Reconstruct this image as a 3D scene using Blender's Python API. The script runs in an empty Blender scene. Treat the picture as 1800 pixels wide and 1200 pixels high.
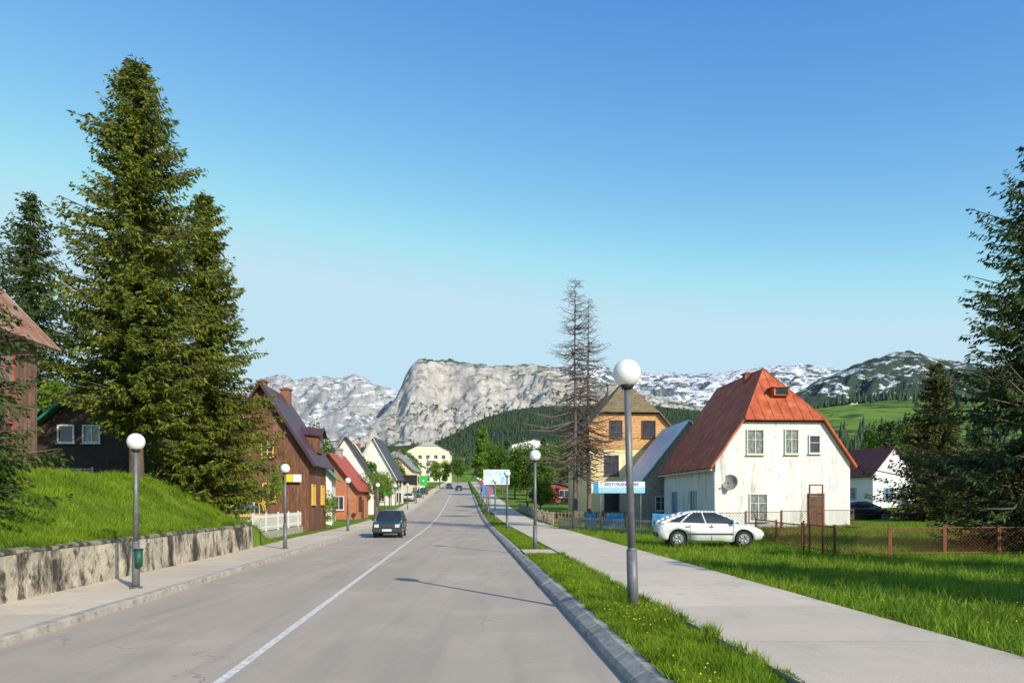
import bpy, math, random, bmesh
import numpy as np
from mathutils import Vector, noise, Matrix
random.seed(4)
C=bpy.context.scene.collection
rad=math.radians
# ---------------------------------------------------------------- materials
def nd(nt,t,**k):
    n=nt.nodes.new(t)
    for a,b in k.items(): setattr(n,a,b)
    return n
def lin(nt,a,b): nt.links.new(a,b)
def base_mat(name):
    m=bpy.data.materials.new(name); m.use_nodes=True
    return m,m.node_tree,m.node_tree.nodes['Principled BSDF']
def mixc(nt,f,a,b,mode='MIX'):
    n=nd(nt,'ShaderNodeMix',data_type='RGBA',blend_type=mode)
    for s,v in ((n.inputs[0],f),(n.inputs[6],a),(n.inputs[7],b)):
        if hasattr(v,'is_linked'): lin(nt,v,s)
        elif isinstance(v,(int,float)): s.default_value=v
        else: s.default_value=(*v,1)
    return n.outputs[2]
def mth(nt,op,a,b=0.0,c=None):
    n=nd(nt,'ShaderNodeMath',operation=op)
    for i,v in enumerate((a,b) if c is None else (a,b,c)):
        if hasattr(v,'is_linked'): lin(nt,v,n.inputs[i])
        else: n.inputs[i].default_value=v
    return n.outputs[0]
def ramp(nt,f,lo,hi):
    n=nd(nt,'ShaderNodeMapRange'); n.inputs[1].default_value=lo; n.inputs[2].default_value=hi
    lin(nt,f,n.inputs[0]); return n.outputs[0]
def nz(nt,vec,scale,detail=6,rough=.6,stretch=None,rot=None):
    if stretch:
        mp=nd(nt,'ShaderNodeMapping'); mp.inputs[3].default_value=stretch
        if rot: mp.inputs[2].default_value=rot
        lin(nt,vec,mp.inputs[0]); vec=mp.outputs[0]
    n=nd(nt,'ShaderNodeTexNoise'); n.inputs['Scale'].default_value=scale; n.inputs['Detail'].default_value=detail; n.inputs['Roughness'].default_value=rough
    lin(nt,vec,n.inputs['Vector']); return n.outputs['Fac']
def M(name,c1,c2=None,scale=4,rough=.8,bump=.0,bscale=40,metal=0,stretch=None,stripe=None,stain=None,spec=.4,lohi=(.35,.65),stain2=None):
    m,nt,b=base_mat(name)
    tc=nd(nt,'ShaderNodeTexCoord').outputs['Object']
    c2=c2 or tuple(x*.75 for x in c1)
    col=mixc(nt,ramp(nt,nz(nt,tc,scale,6,.6,stretch),*lohi),c1,c2)
    h=nz(nt,tc,bscale,4)
    for st in (stain,stain2):   # (colour,scale,stretch,lo,hi)
        if st:
            f=ramp(nt,nz(nt,tc,st[1],8,.7,st[2]),st[3],st[4])
            col=mixc(nt,f,col,st[0])
    if stripe:  # (axis,freq,dark,width)
        sp=nd(nt,'ShaderNodeSeparateXYZ'); lin(nt,tc,sp.inputs[0])
        ax=stripe[0]
        if ax=='XY': v=mth(nt,'ADD',sp.outputs[0],sp.outputs[1])
        else: v=sp.outputs['XYZ'.index(ax)]
        v=mth(nt,'MULTIPLY',v,stripe[1])
        fr=mth(nt,'FRACT',v)
        g=mth(nt,'LESS_THAN',fr,stripe[3])
        wn=nd(nt,'ShaderNodeTexWhiteNoise',noise_dimensions='1D'); lin(nt,mth(nt,'FLOOR',v),wn.inputs[1])
        col=mixc(nt,mth(nt,'MULTIPLY',wn.outputs[0],.3),col,tuple(x*.5 for x in c1))
        col=mixc(nt,mth(nt,'MULTIPLY',g,stripe[2]),col,(.01,.01,.01))
        h=mth(nt,'SUBTRACT',h,g)
    lin(nt,col,b.inputs['Base Color'])
    b.inputs['Roughness'].default_value=rough; b.inputs['Metallic'].default_value=metal
    b.inputs['Specular IOR Level'].default_value=spec
    if bump:
        bp=nd(nt,'ShaderNodeBump'); bp.inputs['Strength'].default_value=bump; bp.inputs['Distance'].default_value=.03
        lin(nt,h,bp.inputs['Height']); lin(nt,bp.outputs[0],b.inputs['Normal'])
    return m
def foliage(name,c1,c2,c3,transl=.25):
    m,nt,b=base_mat(name)
    g=nd(nt,'ShaderNodeNewGeometry')
    tc=nd(nt,'ShaderNodeTexCoord').outputs['Object']
    col=mixc(nt,g.outputs['Random Per Island'],c1,c2)
    col=mixc(nt,ramp(nt,nz(nt,tc,1.1,4),.42,.66),col,c3)
    lin(nt,col,b.inputs['Base Color']); b.inputs['Roughness'].default_value=.65
    b.inputs['Specular IOR Level'].default_value=.2
    if transl:
        t=nd(nt,'ShaderNodeBsdfTranslucent'); lin(nt,col,t.inputs[0])
        mx=nd(nt,'ShaderNodeMixShader'); mx.inputs[0].default_value=transl
        lin(nt,b.outputs[0],mx.inputs[1]); lin(nt,t.outputs[0],mx.inputs[2])
        lin(nt,mx.outputs[0],nt.nodes['Material Output'].inputs[0])
    return m
# ---------------------------------------------------------------- mesh builder
class MB:
    def __init__(s): s.v=[];s.f=[];s.m=[];s.sm=[]
    def poly(s,pts,mat=0,smooth=False):
        i=len(s.v); s.v+= [tuple(p) for p in pts]; s.f.append(tuple(range(i,i+len(pts)))); s.m.append(mat); s.sm.append(smooth)
    def box(s,c,d,mat=0,rot=0):
        cx,cy,cz=c; x,y,z=[a/2 for a in d]; i=len(s.v); cr,sr=math.cos(rot),math.sin(rot)
        for a in(-x,x):
            for b in(-y,y):
                for e in(-z,z): s.v.append((cx+a*cr-b*sr,cy+a*sr+b*cr,cz+e))
        for f in((0,1,3,2),(4,6,7,5),(0,4,5,1),(2,3,7,6),(0,2,6,4),(1,5,7,3)):
            s.f.append(tuple(i+k for k in f)); s.m.append(mat); s.sm.append(False)
    def cyl(s,p0,p1,r0,r1=None,n=12,mat=0,smooth=True,caps=True):
        r1=r0 if r1 is None else r1
        p0=Vector(p0);p1=Vector(p1);d=(p1-p0).normalized()
        a=d.orthogonal().normalized();b=d.cross(a);i=len(s.v)
        for p,r in((p0,r0),(p1,r1)):
            for k in range(n):
                t=2*math.pi*k/n; s.v.append(tuple(p+a*math.cos(t)*r+b*math.sin(t)*r))
        for k in range(n):
            s.f.append((i+k,i+(k+1)%n,i+n+(k+1)%n,i+n+k)); s.m.append(mat); s.sm.append(smooth)
        if caps:
            s.f.append(tuple(i+k for k in reversed(range(n)))); s.f.append(tuple(i+n+k for k in range(n))); s.m+=[mat]*2; s.sm+=[False]*2
    def sphere(s,c,r,n=20,mat=0,sq=1.0):
        i=len(s.v);m=n//2
        for j in range(m+1):
            ph=math.pi*j/m
            for k in range(n):
                t=2*math.pi*k/n; s.v.append((c[0]+r*math.sin(ph)*math.cos(t),c[1]+r*math.sin(ph)*math.sin(t),c[2]+r*sq*math.cos(ph)))
        for j in range(m):
            for k in range(n):
                s.f.append((i+j*n+k,i+(j+1)*n+k,i+(j+1)*n+(k+1)%n,i+j*n+(k+1)%n)); s.m.append(mat); s.sm.append(True)
    def grid(s,fn,nu,nv,mat=0,smooth=True,closev=False):
        i=len(s.v)
        for a in range(nu):
            for b in range(nv): s.v.append(tuple(fn(a,b)))
        for a in range(nu-1):
            for b in range(nv if closev else nv-1):
                b2=(b+1)%nv
                s.f.append((i+a*nv+b,i+a*nv+b2,i+(a+1)*nv+b2,i+(a+1)*nv+b)); s.m.append(mat); s.sm.append(smooth)
    def obj(s,name,mats,parent=None,loc=(0,0,0),rot=0,bevel=0):
        me=bpy.data.meshes.new(name); me.from_pydata(s.v,[],s.f)
        for m in mats: me.materials.append(m)
        me.polygons.foreach_set('material_index',s.m); me.polygons.foreach_set('use_smooth',s.sm); me.update()
        o=bpy.data.objects.new(name,me); C.objects.link(o); o.location=loc; o.rotation_euler=(0,0,rot)
        if parent: o.parent=parent
        if bevel:
            b=o.modifiers.new('b','BEVEL'); b.width=bevel; b.segments=2; b.limit_method='ANGLE'
        return o
def npobj(name,V,k,mats,parent=None,smooth=False):
    n=len(V)//k
    me=bpy.data.meshes.new(name); me.vertices.add(len(V)); me.vertices.foreach_set('co',V.astype(np.float32).ravel())
    me.loops.add(n*k); me.loops.foreach_set('vertex_index',np.arange(n*k,dtype=np.int32))
    me.polygons.add(n); me.polygons.foreach_set('loop_start',np.arange(0,n*k,k,dtype=np.int32))
    me.update(calc_edges=True)
    for m in mats: me.materials.append(m)
    o=bpy.data.objects.new(name,me); C.objects.link(o)
    if parent: o.parent=parent
    return o
def top(name,label,cat,loc=(0,0,0),rot=0,group=None,o=None):
    if o is None:
        o=bpy.data.objects.new(name,None); o.empty_display_size=.3; C.objects.link(o)
        o.location=loc; o.rotation_euler=(0,0,rot)
    o['label']=label; o['category']=cat
    if group: o['group']=group
    return o
def copytree(o,loc,rot=None,scale=None,label=None):
    n=o.copy(); C.objects.link(n); n.location=loc
    if rot is not None: n.rotation_euler=(0,0,rot)
    if scale is not None: n.scale=(scale,)*3 if not isinstance(scale,tuple) else scale
    if label: n['label']=label
    def rec(a,b):
        for c in list(a.children):
            if c.name in done: continue
            k=c.copy(); C.objects.link(k); k.parent=b; done.add(k.name); rec(c,k)
    done=set(); rec(o,n); return n
def text(s,size,mat,parent,loc,rz=0,name='lettering',align='CENTER'):
    cu=bpy.data.curves.new(name,'FONT'); cu.body=s; cu.size=size; cu.align_x=align; cu.align_y='CENTER'; cu.extrude=.004
    t=bpy.data.objects.new('tmp',cu); C.objects.link(t)
    dg=bpy.context.evaluated_depsgraph_get(); dg.update()
    me=bpy.data.meshes.new_from_object(t.evaluated_get(dg)); bpy.data.objects.remove(t)
    me.materials.clear(); me.materials.append(mat)
    o=bpy.data.objects.new(name,me); C.objects.link(o); o.parent=parent; o.location=loc; o.rotation_euler=(math.pi/2,0,rz); return o
# ---------------------------------------------------------------- terrain functions
def sm(t): t=max(0,min(1,t)); return t*t*(3-2*t)
def mix(a,b,t): return a+(b-a)*t
def rise(y):
    if y<50: return 0
    if y<100: return .04*(y-50)**2/100
    if y<340: return 1+.04*(y-100)
    return 10.6
def XR(y): return 1.80-.0655*min(y,340)
PI,PO=1.42,4.42
def H(x,y):
    u=x-XR(y); r=rise(y)
    hill=0
    if y>200:
        s=sm((y-230)/630); q=x/y
        A=38+62*sm((q-.12)/.4)+12*sm((-q-.25)/.2)
        hill=A*s+ noise.noise(Vector((x*.006,y*.006,3)))*9*sm((y-300)/300)
        if -40<u<10 : hill*=sm((y-330)/80)
    if -8.16<u<.31: return r-.06+hill
    if u>=.31:
        z=r+.20+.03*min(max(0,u-10),60)*sm((y-20)/30)
        if u>5 and y<300: z+=noise.noise(Vector((x*.25,y*.25,0)))*.06
        return z+hill
    if u>-10.38: return r+.05+hill
    n=noise.noise(Vector((x*.5,y*.5,1)))*.12*min(1,(-10.38-u))
    bank=1.04+1.81*sm((-10.2-u)/4.2)+n
    low=.15+ .75*sm((-11.5-u)/1.6)+1.95*sm((-15-u)/4)+n*.5
    far=r+.25+.03*min(40,max(0,-u-20))
    z=mix(bank,low,sm((y-29.6)/3.6)); z=mix(z,far,sm((y-52)/14))
    return z+hill
YL=[-15+i for i in range(75)]+[60+3*i for i in range(20)]
y=120
while y<345: YL.append(y); y+=7
YL+= [350]
while YL[-1]<9500: YL.append(YL[-1]*1.05+5)
# ---------------------------------------------------------------- ground / road materials
def ground_mat():
    m,nt,b=base_mat('grass_ground')
    tc=nd(nt,'ShaderNodeTexCoord').outputs['Object']
    c=mixc(nt,ramp(nt,nz(nt,tc,9,8,.75),.35,.65),(.05,.09,.012),(.15,.23,.022))
    c=mixc(nt,ramp(nt,nz(nt,tc,.5,6,.6),.4,.7),c,(.21,.31,.03))
    c=mixc(nt,ramp(nt,nz(nt,tc,.7,8,.7),.60,.75),c,(.25,.2,.10))
    sp=nd(nt,'ShaderNodeSeparateXYZ'); lin(nt,tc,sp.inputs[0])
    far=ramp(nt,sp.outputs[1],180,420)
    p=nd(nt,'ShaderNodeTexVoronoi'); p.inputs['Scale'].default_value=.012; lin(nt,tc,p.inputs['Vector'])
    pc=mixc(nt,ramp(nt,nz(nt,tc,.008,5,.6),.42,.6),(.10,.19,.028),(.2,.31,.04))
    pc=mixc(nt,mth(nt,'MULTIPLY',p.outputs['Color'],.35),pc,(.07,.12,.035))
    pc=mixc(nt,ramp(nt,nz(nt,tc,.05,6,.7),.52,.62),pc,(.035,.07,.022))
    c=mixc(nt,far,c,pc)
    lin(nt,c,b.inputs['Base Color']); b.inputs['Roughness'].default_value=.95; b.inputs['Specular IOR Level'].default_value=.1
    bp=nd(nt,'ShaderNodeBump'); bp.inputs['Strength'].default_value=.6; bp.inputs['Distance'].default_value=.08
    lin(nt,nz(nt,tc,14,6,.8),bp.inputs['Height']); lin(nt,bp.outputs[0],b.inputs['Normal'])
    return m
m_ground=ground_mat()
def asphalt_mat():
    m,nt,b=base_mat('asphalt')
    tc=nd(nt,'ShaderNodeTexCoord').outputs['Object']
    c=mixc(nt,ramp(nt,nz(nt,tc,.7,6,.6,(1,.12,1)),.35,.65),(.54,.44,.335),(.44,.365,.28))
    c=mixc(nt,ramp(nt,nz(nt,tc,.35,8,.65),.5,.7),c,(.60,.49,.375))
    c=mixc(nt,mth(nt,'MULTIPLY',ramp(nt,nz(nt,tc,60,3,.7),.42,.72),.6),c,(.26,.22,.175))
    c=mixc(nt,mth(nt,'MULTIPLY',ramp(nt,nz(nt,tc,2.2,5,.6,(1,.08,1)),.50,.7),.45),c,(.32,.27,.215))
    c=mixc(nt,mth(nt,'MULTIPLY',ramp(nt,nz(nt,tc,1.7,3,.5),.7,.76),.5),c,(.2,.175,.145))
    v=nd(nt,'ShaderNodeTexVoronoi',feature='DISTANCE_TO_EDGE'); v.inputs['Scale'].default_value=.23
    dv=nd(nt,'ShaderNodeVectorMath',operation='ADD'); 
    nn=nd(nt,'ShaderNodeTexNoise'); nn.inputs['Scale'].default_value=1.3; nn.inputs['Detail'].default_value=6
    lin(nt,tc,nn.inputs['Vector']); lin(nt,tc,dv.inputs[0]); lin(nt,nn.outputs['Color'],dv.inputs[1]); lin(nt,dv.outputs[0],v.inputs['Vector'])
    crack=mth(nt,'LESS_THAN',v.outputs['Distance'],.0025)
    crack=mth(nt,'MULTIPLY',crack,ramp(nt,nz(nt,tc,.3,3),.5,.6))
    c=mixc(nt,mth(nt,'MULTIPLY',crack,.5),c,(.14,.125,.11))
    lin(nt,c,b.inputs['Base Color']); b.inputs['Roughness'].default_value=.85; b.inputs['Specular IOR Level'].default_value=.3
    bp=nd(nt,'ShaderNodeBump'); bp.inputs['Strength'].default_value=.35; bp.inputs['Distance'].default_value=.01
    lin(nt,nz(nt,tc,90,3,.8),bp.inputs['Height']); lin(nt,bp.outputs[0],b.inputs['Normal'])
    return m
m_asph=asphalt_mat()
m_conc=M('pavement_concrete',(.74,.61,.455),(.64,.53,.40),1.2,.9,.3,50,stripe=('Y',.33,.3,.008),stain=((.50,.42,.33),3,(1,.4,1),.56,.8),stain2=((.45,.38,.3),40,None,.55,.8))
m_kerb=M('kerb_stone',(.52,.46,.38),(.35,.31,.26),3,.9,.4,40,stain=((.17,.155,.12),6,None,.55,.75))
m_line=M('road_paint',(.86,.82,.76),(.7,.63,.55),8,.7,.1,60,stain=((.48,.41,.33),14,None,.50,.60))
m_wallc=M('old_concrete',(.60,.51,.38),(.40,.35,.26),1.6,.95,.9,12,stain=((.045,.04,.03),1.0,(1.2,1.2,.5),.465,.57),stain2=((.07,.06,.045),4,(1,1,.7),.53,.64))
m_cop=M('coping_concrete',(.36,.32,.24),(.12,.12,.08),3,.95,.5,15,stain=((.05,.05,.03),3,None,.42,.56))
UL=[-9500,-6000,-4000,-2500,-1600,-1100,-800,-600,-450,-330,-250,-190,-150,-120,-95,-75,-60,-50,-42,-36,-31,-27,-24,-22,-20.5,-19]
u=-18.
while u<-10.45: UL.append(u); u+=.5
UL+=[-10.42,-10.36,-9,-8.18,-8.14,-4,0,.29,.33,1.0,1.6,2.4,3.4,4.3,5.2,6.2,7.5,9,11,13,15,17.5,20,23,26,30,34,39,45,52,60,70,85,105,130,165,210,260,330,420,520,650,800,1000,1300,1700,2300,3200,4500,6500,9500]
def sheet(name,us,ys,zf,mat):
    b=MB(); b.grid(lambda i,j:(XR(ys[i])+us[j],ys[i],zf(XR(ys[i])+us[j],ys[i])),len(ys),len(us),smooth=True)
    o=b.obj(name,[mat]); o['kind']='structure'; 
    return o
g=sheet('ground',UL,YL,H,m_ground)
YR=[y for y in YL if y<=345]
sheet('road',[-8.12,-4,0.02],YR,lambda x,y:rise(y),m_asph)
sheet('road_marking',[-4.56,-4.44],[y for y in YR if y<250],lambda x,y:rise(y)+.004,m_line)
sheet('pavement',[PI,2.7,PO],YR,lambda x,y:rise(y)+.27,m_conc)
b=MB()
for i in range(len(YR)-1):
    y0,y1=YR[i],YR[i+1]
    for uu in(PI,PO):
        b.poly([(XR(y0)+uu,y0,rise(y0)+.27),(XR(y1)+uu,y1,rise(y1)+.27),(XR(y1)+uu,y1,rise(y1)),(XR(y0)+uu,y0,rise(y0))])
o=b.obj('pavement_edge',[m_kerb]); o['kind']='structure'
sheet('pavement',[.28,.8,PI+.02],[25,26,27],lambda x,y:rise(y)+.235,m_conc)
def lw(y): return -10.15 if y<30 else -11.35
b=MB()
for i in range(len(YR)-1):
    y0,y1=YR[i],YR[i+1]; a0=lw(y0);a1=lw(y1)
    b.poly([(XR(y0)+a0,y0,rise(y0)+.14),(XR(y0)-8.28,y0,rise(y0)+.13),(XR(y1)-8.28,y1,rise(y1)+.13),(XR(y1)+a1,y1,rise(y1)+.14)])
o=b.obj('pavement',[m_conc]); o['kind']='structure'
def kerb(pf):
    b=MB(); yy=-6.
    while yy<160:
        L=.985 if yy<60 else 2.98
        j=random.uniform(-.006,.006); dx=random.uniform(-.006,.006)
        A=[(p[0]+dx,p[1],p[2]+j) for p in pf(yy)]; B=[(p[0]+dx,p[1],p[2]+j) for p in pf(yy+L)]
        for k in range(len(A)-1): b.poly([A[k],B[k],B[k+1],A[k+1]])
        b.poly(A); b.poly(B[::-1]); yy+=L+.015
    o=b.obj('kerb',[m_kerb]); o['kind']='structure'
def kr(y): r=rise(y); x=XR(y); return [(x,y,r-.05),(x+.01,y,r+.07),(x+.04,y,r+.10),(x+.19,y,r+.185),(x+.31,y,r+.19),(x+.31,y,r-.05)]
def kl(y): r=rise(y); x=XR(y)-8.1; return [(x,y,r-.05),(x-.01,y,r+.11),(x-.03,y,r+.13),(x-.185,y,r+.135),(x-.185,y,r-.05)]
kerb(kr); kerb(kl)
# retaining wall
b=MB(); ys=[-4+.25*i for i in range(int(33.6/.25))]
def wj(x,y,z): return noise.noise(Vector((x*2,y*2,z*3)))*.03+noise.noise(Vector((x*2,y*.4,z)))*.02
prof=[(-10.13,.0),(-10.14,.2),(-10.15,.4),(-10.16,.6),(-10.165,.8),(-10.17,1.02)]
b.grid(lambda i,j:(XR(ys[i])+prof[j][0]+wj(1,ys[i],prof[j][1]),ys[i],prof[j][1]*1.0),len(ys),6,smooth=False)
yb=ys[-1]; b.poly([(XR(yb)-10.13,yb,0),(XR(yb)-10.5,yb,0),(XR(yb)-10.5,yb,1.02),(XR(yb)-10.17,yb,1.02)])
wall=top('retaining_wall','long weathered concrete retaining wall with dark stains','wall')
b.obj('wall_face',[m_wallc],wall)
b=MB(); cp=[(-10.165,1.0),(-10.155,1.02),(-10.16,1.07),(-10.3,1.11),(-10.47,1.1),(-10.5,1.02)]
b.grid(lambda i,j:(XR(ys[i])+cp[j][0]+wj(1,ys[i],1.02)+.3*wj(3,ys[i],cp[j][1]),ys[i],cp[j][1]+wj(2,ys[i]*2,1)*.8),len(ys),6,smooth=False)
b.poly([(XR(yb)+c[0],yb,c[1]) for c in cp])
b.obj('coping',[m_cop],wall)
# ---------------------------------------------------------------- lamps
m_pole=M('pole_grey',(.20,.205,.22),(.14,.145,.155),8,.5,.05,60,metal=.3)
m_globe=M('opal_globe',(.86,.86,.84),(.78,.77,.74),2,.22,spec=.5)
m_dark=M('dark_metal',(.03,.03,.035),(.02,.02,.02),10,.5)
def lamp(h,r,pr,label):
    t=top('street_lamp',label,'street lamp',group='street lamps along the road')
    b=MB(); b.cyl((0,0,-.1),(0,0,.95),pr*1.25,pr*1.22,16); b.cyl((0,0,.95),(0,0,1.0),pr*1.22,pr*.9,16); b.cyl((0,0,1.0),(0,0,h-r*.95),pr*.9,pr*.72,16)
    b.cyl((0,0,-.1),(0,0,.03),pr*2.1,pr*2.1,16)
    b.obj('pole',[m_pole],t)
    b=MB(); b.cyl((0,0,h-r*1.15),(0,0,h-r*.8),pr*1.2,pr*1.7,16); b.obj('collar',[m_dark],t)
    b=MB(); b.sphere((0,0,h),r,28); b.obj('lamp_globe',[m_globe],t)
    return t
LR=lamp(3.95,.235,.075,'grey street lamp with white globe on grass verge')
LR.location=(2.05,12.5,.21); LR.rotation_euler=(0,rad(-1.6),0)
for k,yv in enumerate([27.4,45,62,79,97,116,136]):
    copytree(LR,(XR(yv)+.85,yv,rise(yv)+.21),0,.88)
LL=lamp(3.12,.185,.062,'shorter grey street lamp with white globe on pavement')
LL.location=(XR(15.8)-8.8,15.8,.14)
for yv,uu in((28.8,-8.75),(46,-9.0),(62,-9.0),(78,-9.0),(95,-9.0),(113,-9.0),(132,-9.0)):
    copytree(LL,(XR(yv)+uu,yv,rise(yv)+.14),0)
m_bing=M('bin_green',(.015,.11,.07),(.01,.07,.05),6,.5)
bn=top('litter_bin','small green litter bin strapped to the lamp pole','litter bin',(XR(15.8)-8.8+.09,15.74,.6))
b=MB(); b.cyl((0,0,0),(0,0,.36),.075,.085,14); b.obj('bin_body',[m_bing],bn)
b=MB(); b.cyl((0,0,.361),(0,0,.385),.095,.095,14); b.obj('rim',[m_dark],bn)
# ---------------------------------------------------------------- houses
m_glass=M('window_glass',(.03,.035,.045),(.06,.07,.08),2,.08,spec=.8)
m_glassc=M('curtained_glass',(.34,.35,.34),(.07,.075,.07),3,.12,spec=.7,stretch=(3,1,1))
m_fwhite=M('frame_white',(.76,.75,.7),(.55,.54,.5),8,.6)
m_fyel=M('frame_yellow',(.8,.52,.06),(.65,.4,.05),8,.6)
m_fbrown=M('frame_brown',(.12,.05,.025),(.07,.03,.015),8,.6)
m_fblue=M('frame_blue',(.36,.52,.7),(.25,.4,.56),8,.6)
m_fred=M('frame_red',(.4,.12,.08),(.3,.09,.06),8,.6)
def window(par,face,a,z,w,h,nx=2,ny=2,fm=None,gm=None,half=3,L=8,fw=.07,sill=True,out=0):
    fm=fm or m_fwhite; gm=gm or m_glass
    loc,rot={'F':((a,-.006-out,z),0),'L':((-half-.006,a,z),-math.pi/2),'R':((half+.006,a,z),math.pi/2)}[face]
    b=MB(); b.poly([(-w/2,-.012,-h/2),(w/2,-.012,-h/2),(w/2,-.012,h/2),(-w/2,-.012,h/2)])
    o=b.obj('window',[gm],par,loc,rot)
    b=MB(); t=.08
    b.box((-w/2-fw/2,-t/2,0),(fw,t,h+2*fw)); b.box((w/2+fw/2,-t/2,0),(fw,t,h+2*fw))
    b.box((0,-t/2,h/2+fw/2),(w,t,fw)); b.box((0,-t/2,-h/2-fw/2),(w,t,fw))
    for i in range(1,nx): b.box((-w/2+w*i/nx,-.028,0),(.05,.03,h))
    for i in range(1,ny): b.box((0,-.0275,-h/2+h*i/ny+.1*h*(ny==2)),(w,.026,.035))
    b.obj('frame',[fm],o)
    if sill:
        b=MB(); b.box((0,-.08,-h/2-fw-.025),(w+3*fw,.15,.046)); b.obj('sill',[fm],o)
    return o
def house(name,label,cat,loc,rot,w,L,ze,zr,wm,rm,hip=None,over=.35,of=.35,ribs=0,chim=(),upper=None,group=None,trim=None,ribm=None):
    t=top(name,label,cat,loc,rot,group)
    m=(zr-ze)/w
    zb,hy=hip if hip else (zr,0); hb=(zr-zb)/m
    zz=-1.2
    b=MB()
    fr=[(-w,0,zz),(w,0,zz),(w,0,ze),(hb,0,zb),(-hb,0,zb),(-w,0,ze)] if hip else [(-w,0,zz),(w,0,zz),(w,0,ze),(0,0,zr),(-w,0,ze)]
    b.poly(fr); b.poly([(w,L,zz),(-w,L,zz),(-w,L,ze),(0,L,zr),(w,L,ze)])
    b.poly([(-w,L,zz),(-w,0,zz),(-w,0,ze),(-w,L,ze)]); b.poly([(w,0,zz),(w,L,zz),(w,L,ze),(w,0,ze)])
    b.obj('wall',[wm],t)
    if upper:
        z0,um=upper; b=MB(); pts=[(-w,z0),(w,z0),(w,ze),(hb,zb),(-hb,zb),(-w,ze)] if hip else [(-w,z0),(w,z0),(w,ze),(0,zr),(-w,ze)]
        b.poly([(x,-.05,z) for x,z in pts]); b.poly([(-w,-.05,z0),(-w,0,z0),(w,0,z0),(w,-.05,z0)])
        b.poly([(-w-.04,L,z0),(-w-.04,-.05,z0),(-w-.04,-.05,ze),(-w-.04,L,ze)])
        b.obj('gable_cladding',[um],t)
    e=.05; X=w+over; z0=ze-m*over
    b=MB()
    for s in(-1,1):
        if hip: P=[(s*X,-of,z0+e),(s*hb,-of,zb+e),(0,hy,zr+e),(0,L+of,zr+e),(s*X,L+of,z0+e)]
        else: P=[(s*X,-of,z0+e),(0,-of,zr+e),(0,L+of,zr+e),(s*X,L+of,z0+e)]
        if s>0: P=P[::-1]
        b.poly(P)
    if hip: b.poly([(-hb,-of,zb+e),(hb,-of,zb+e),(0,hy,zr+e)])
    r=b.obj('roof',[rm],t)
    sd=r.modifiers.new('s','SOLIDIFY'); sd.thickness=.09; sd.offset=1 ; sd.use_even_offset=True
    if ribs:
        b=MB(); y=-of+.02
        while y<L+of:
            for s in(-1,1):
                n=Vector((s*m,0,1)).normalized()
                if hip and y<hy: 
                    f=(y+of)/(hy+of); xt=hb*(1-f); zt=zb+(zr-zb)*f
                else: xt=0; zt=zr
                b.cyl(Vector((s*X,y,z0+e))+n*.1,Vector((s*xt,y,zt+e))+n*.1,.02,n=4,smooth=False,caps=False)
            y+=ribs
        if hip:
            k=-hb+.05
            while k<hb:
                f=1-abs(k)/hb; n=Vector((0,-(zr-zb),hy+of)).normalized()
                b.cyl(Vector((k,-of,zb+e))+n*.1,Vector((k,-of+(hy+of)*f,zb+e+(zr-zb)*f))+n*.1,.02,n=4,smooth=False,caps=False); k+=ribs
        for s in (-1,1):
            if hip: b.cyl((s*hb,-of,zb+e+.13),(0,hy,zr+e+.13),.045,n=6)
        b.cyl((0,hy if hip else -of,zr+e+.11),(0,L+of,zr+e+.11),.06,n=6)
        b.obj('roof_seam',[ribm or rm],r)
    for cx,cy,cw,ch,cm in chim:
        b=MB(); zc=zr-abs(cx)*m; b.box((cx,cy,zc+ch/2-.3),(cw,cw,ch+.6)); b.box((cx,cy,zc+ch+.04),(cw+.14,cw+.14,.078)); b.box((cx,cy,zc+ch+.13),(cw*.6,cw*.6,.1))
        b.obj('chimney',[cm],r)
    if trim:
        b=MB(); 
        for s in(-1,1):
            if hip: b.cyl((s*X,-of-.02,z0+e),(s*hb,-of-.02,zb+e),.06,n=4,smooth=False)
            else: b.cyl((s*X,-of-.02,z0+e),(0,-of-.02,zr+e),.07,n=4,smooth=False)
        b.obj('barge_board',[trim],r)
    return t
RD=.0655
m_whitep=M('white_boards',(.86,.85,.80),(.79,.79,.76),1.2,.75,.5,20,stripe=('XY',4.5,.38,.06),stain=((.33,.29,.2),.9,(1.6,1.6,.35),.53,.70),stain2=((.16,.13,.1),5,(1,1,.25),.59,.71))
m_redroof=M('rust_red_metal_roof',(.54,.115,.045),(.36,.075,.034),1.5,.6,.15,15,stain=((.62,.20,.08),1.3,(1,1,.5),.48,.68),stain2=((.15,.05,.035),2.5,(1,1,.3),.62,.75),spec=.25)
m_brick=M('chimney_brick',(.3,.12,.08),(.2,.09,.07),12,.9,.3,30)
m_conc2=M('chimney_plaster',(.4,.38,.34),(.28,.26,.22),5,.9,.3,30)
WH=house('white_house','white weathered board house with rust-red half-hipped metal roof','house',(16.5,45,.15),RD,4.2,11.5,4.2,10.25,m_whitep,m_redroof,hip=(6.65,3.0),over=.3,of=.3,ribs=.6,chim=((-.3,5.0,.45,.55,m_brick),))
hw=dict(half=4.2)
def wfwin(a,z,w,h,nx,ny,**k): return window(WH,'F',a,z,w,h,nx,ny,**{**hw,**k})
m_fcream=M('frame_cream',(.66,.7,.52),(.55,.57,.42),8,.6)
wfwin(-1.75,5.42,.95,1.4,2,2,gm=m_glassc,fm=m_fcream)
wfwin(.52,5.45,.75,1.4,2,2,gm=m_glassc,fm=m_fcream)
wfwin(1.95,5.3,.6,1.0,1,2,gm=m_glass)
wfwin(-1.55,1.45,1.0,1.55,2,3,gm=m_glassc)
window(WH,'L',4.2,1.7,1.0,1.5,2,2,fm=m_fblue,gm=m_glassc,**hw)
window(WH,'L',8.6,1.7,1.0,1.5,2,2,fm=m_fblue,gm=m_glassc,**hw)
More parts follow.
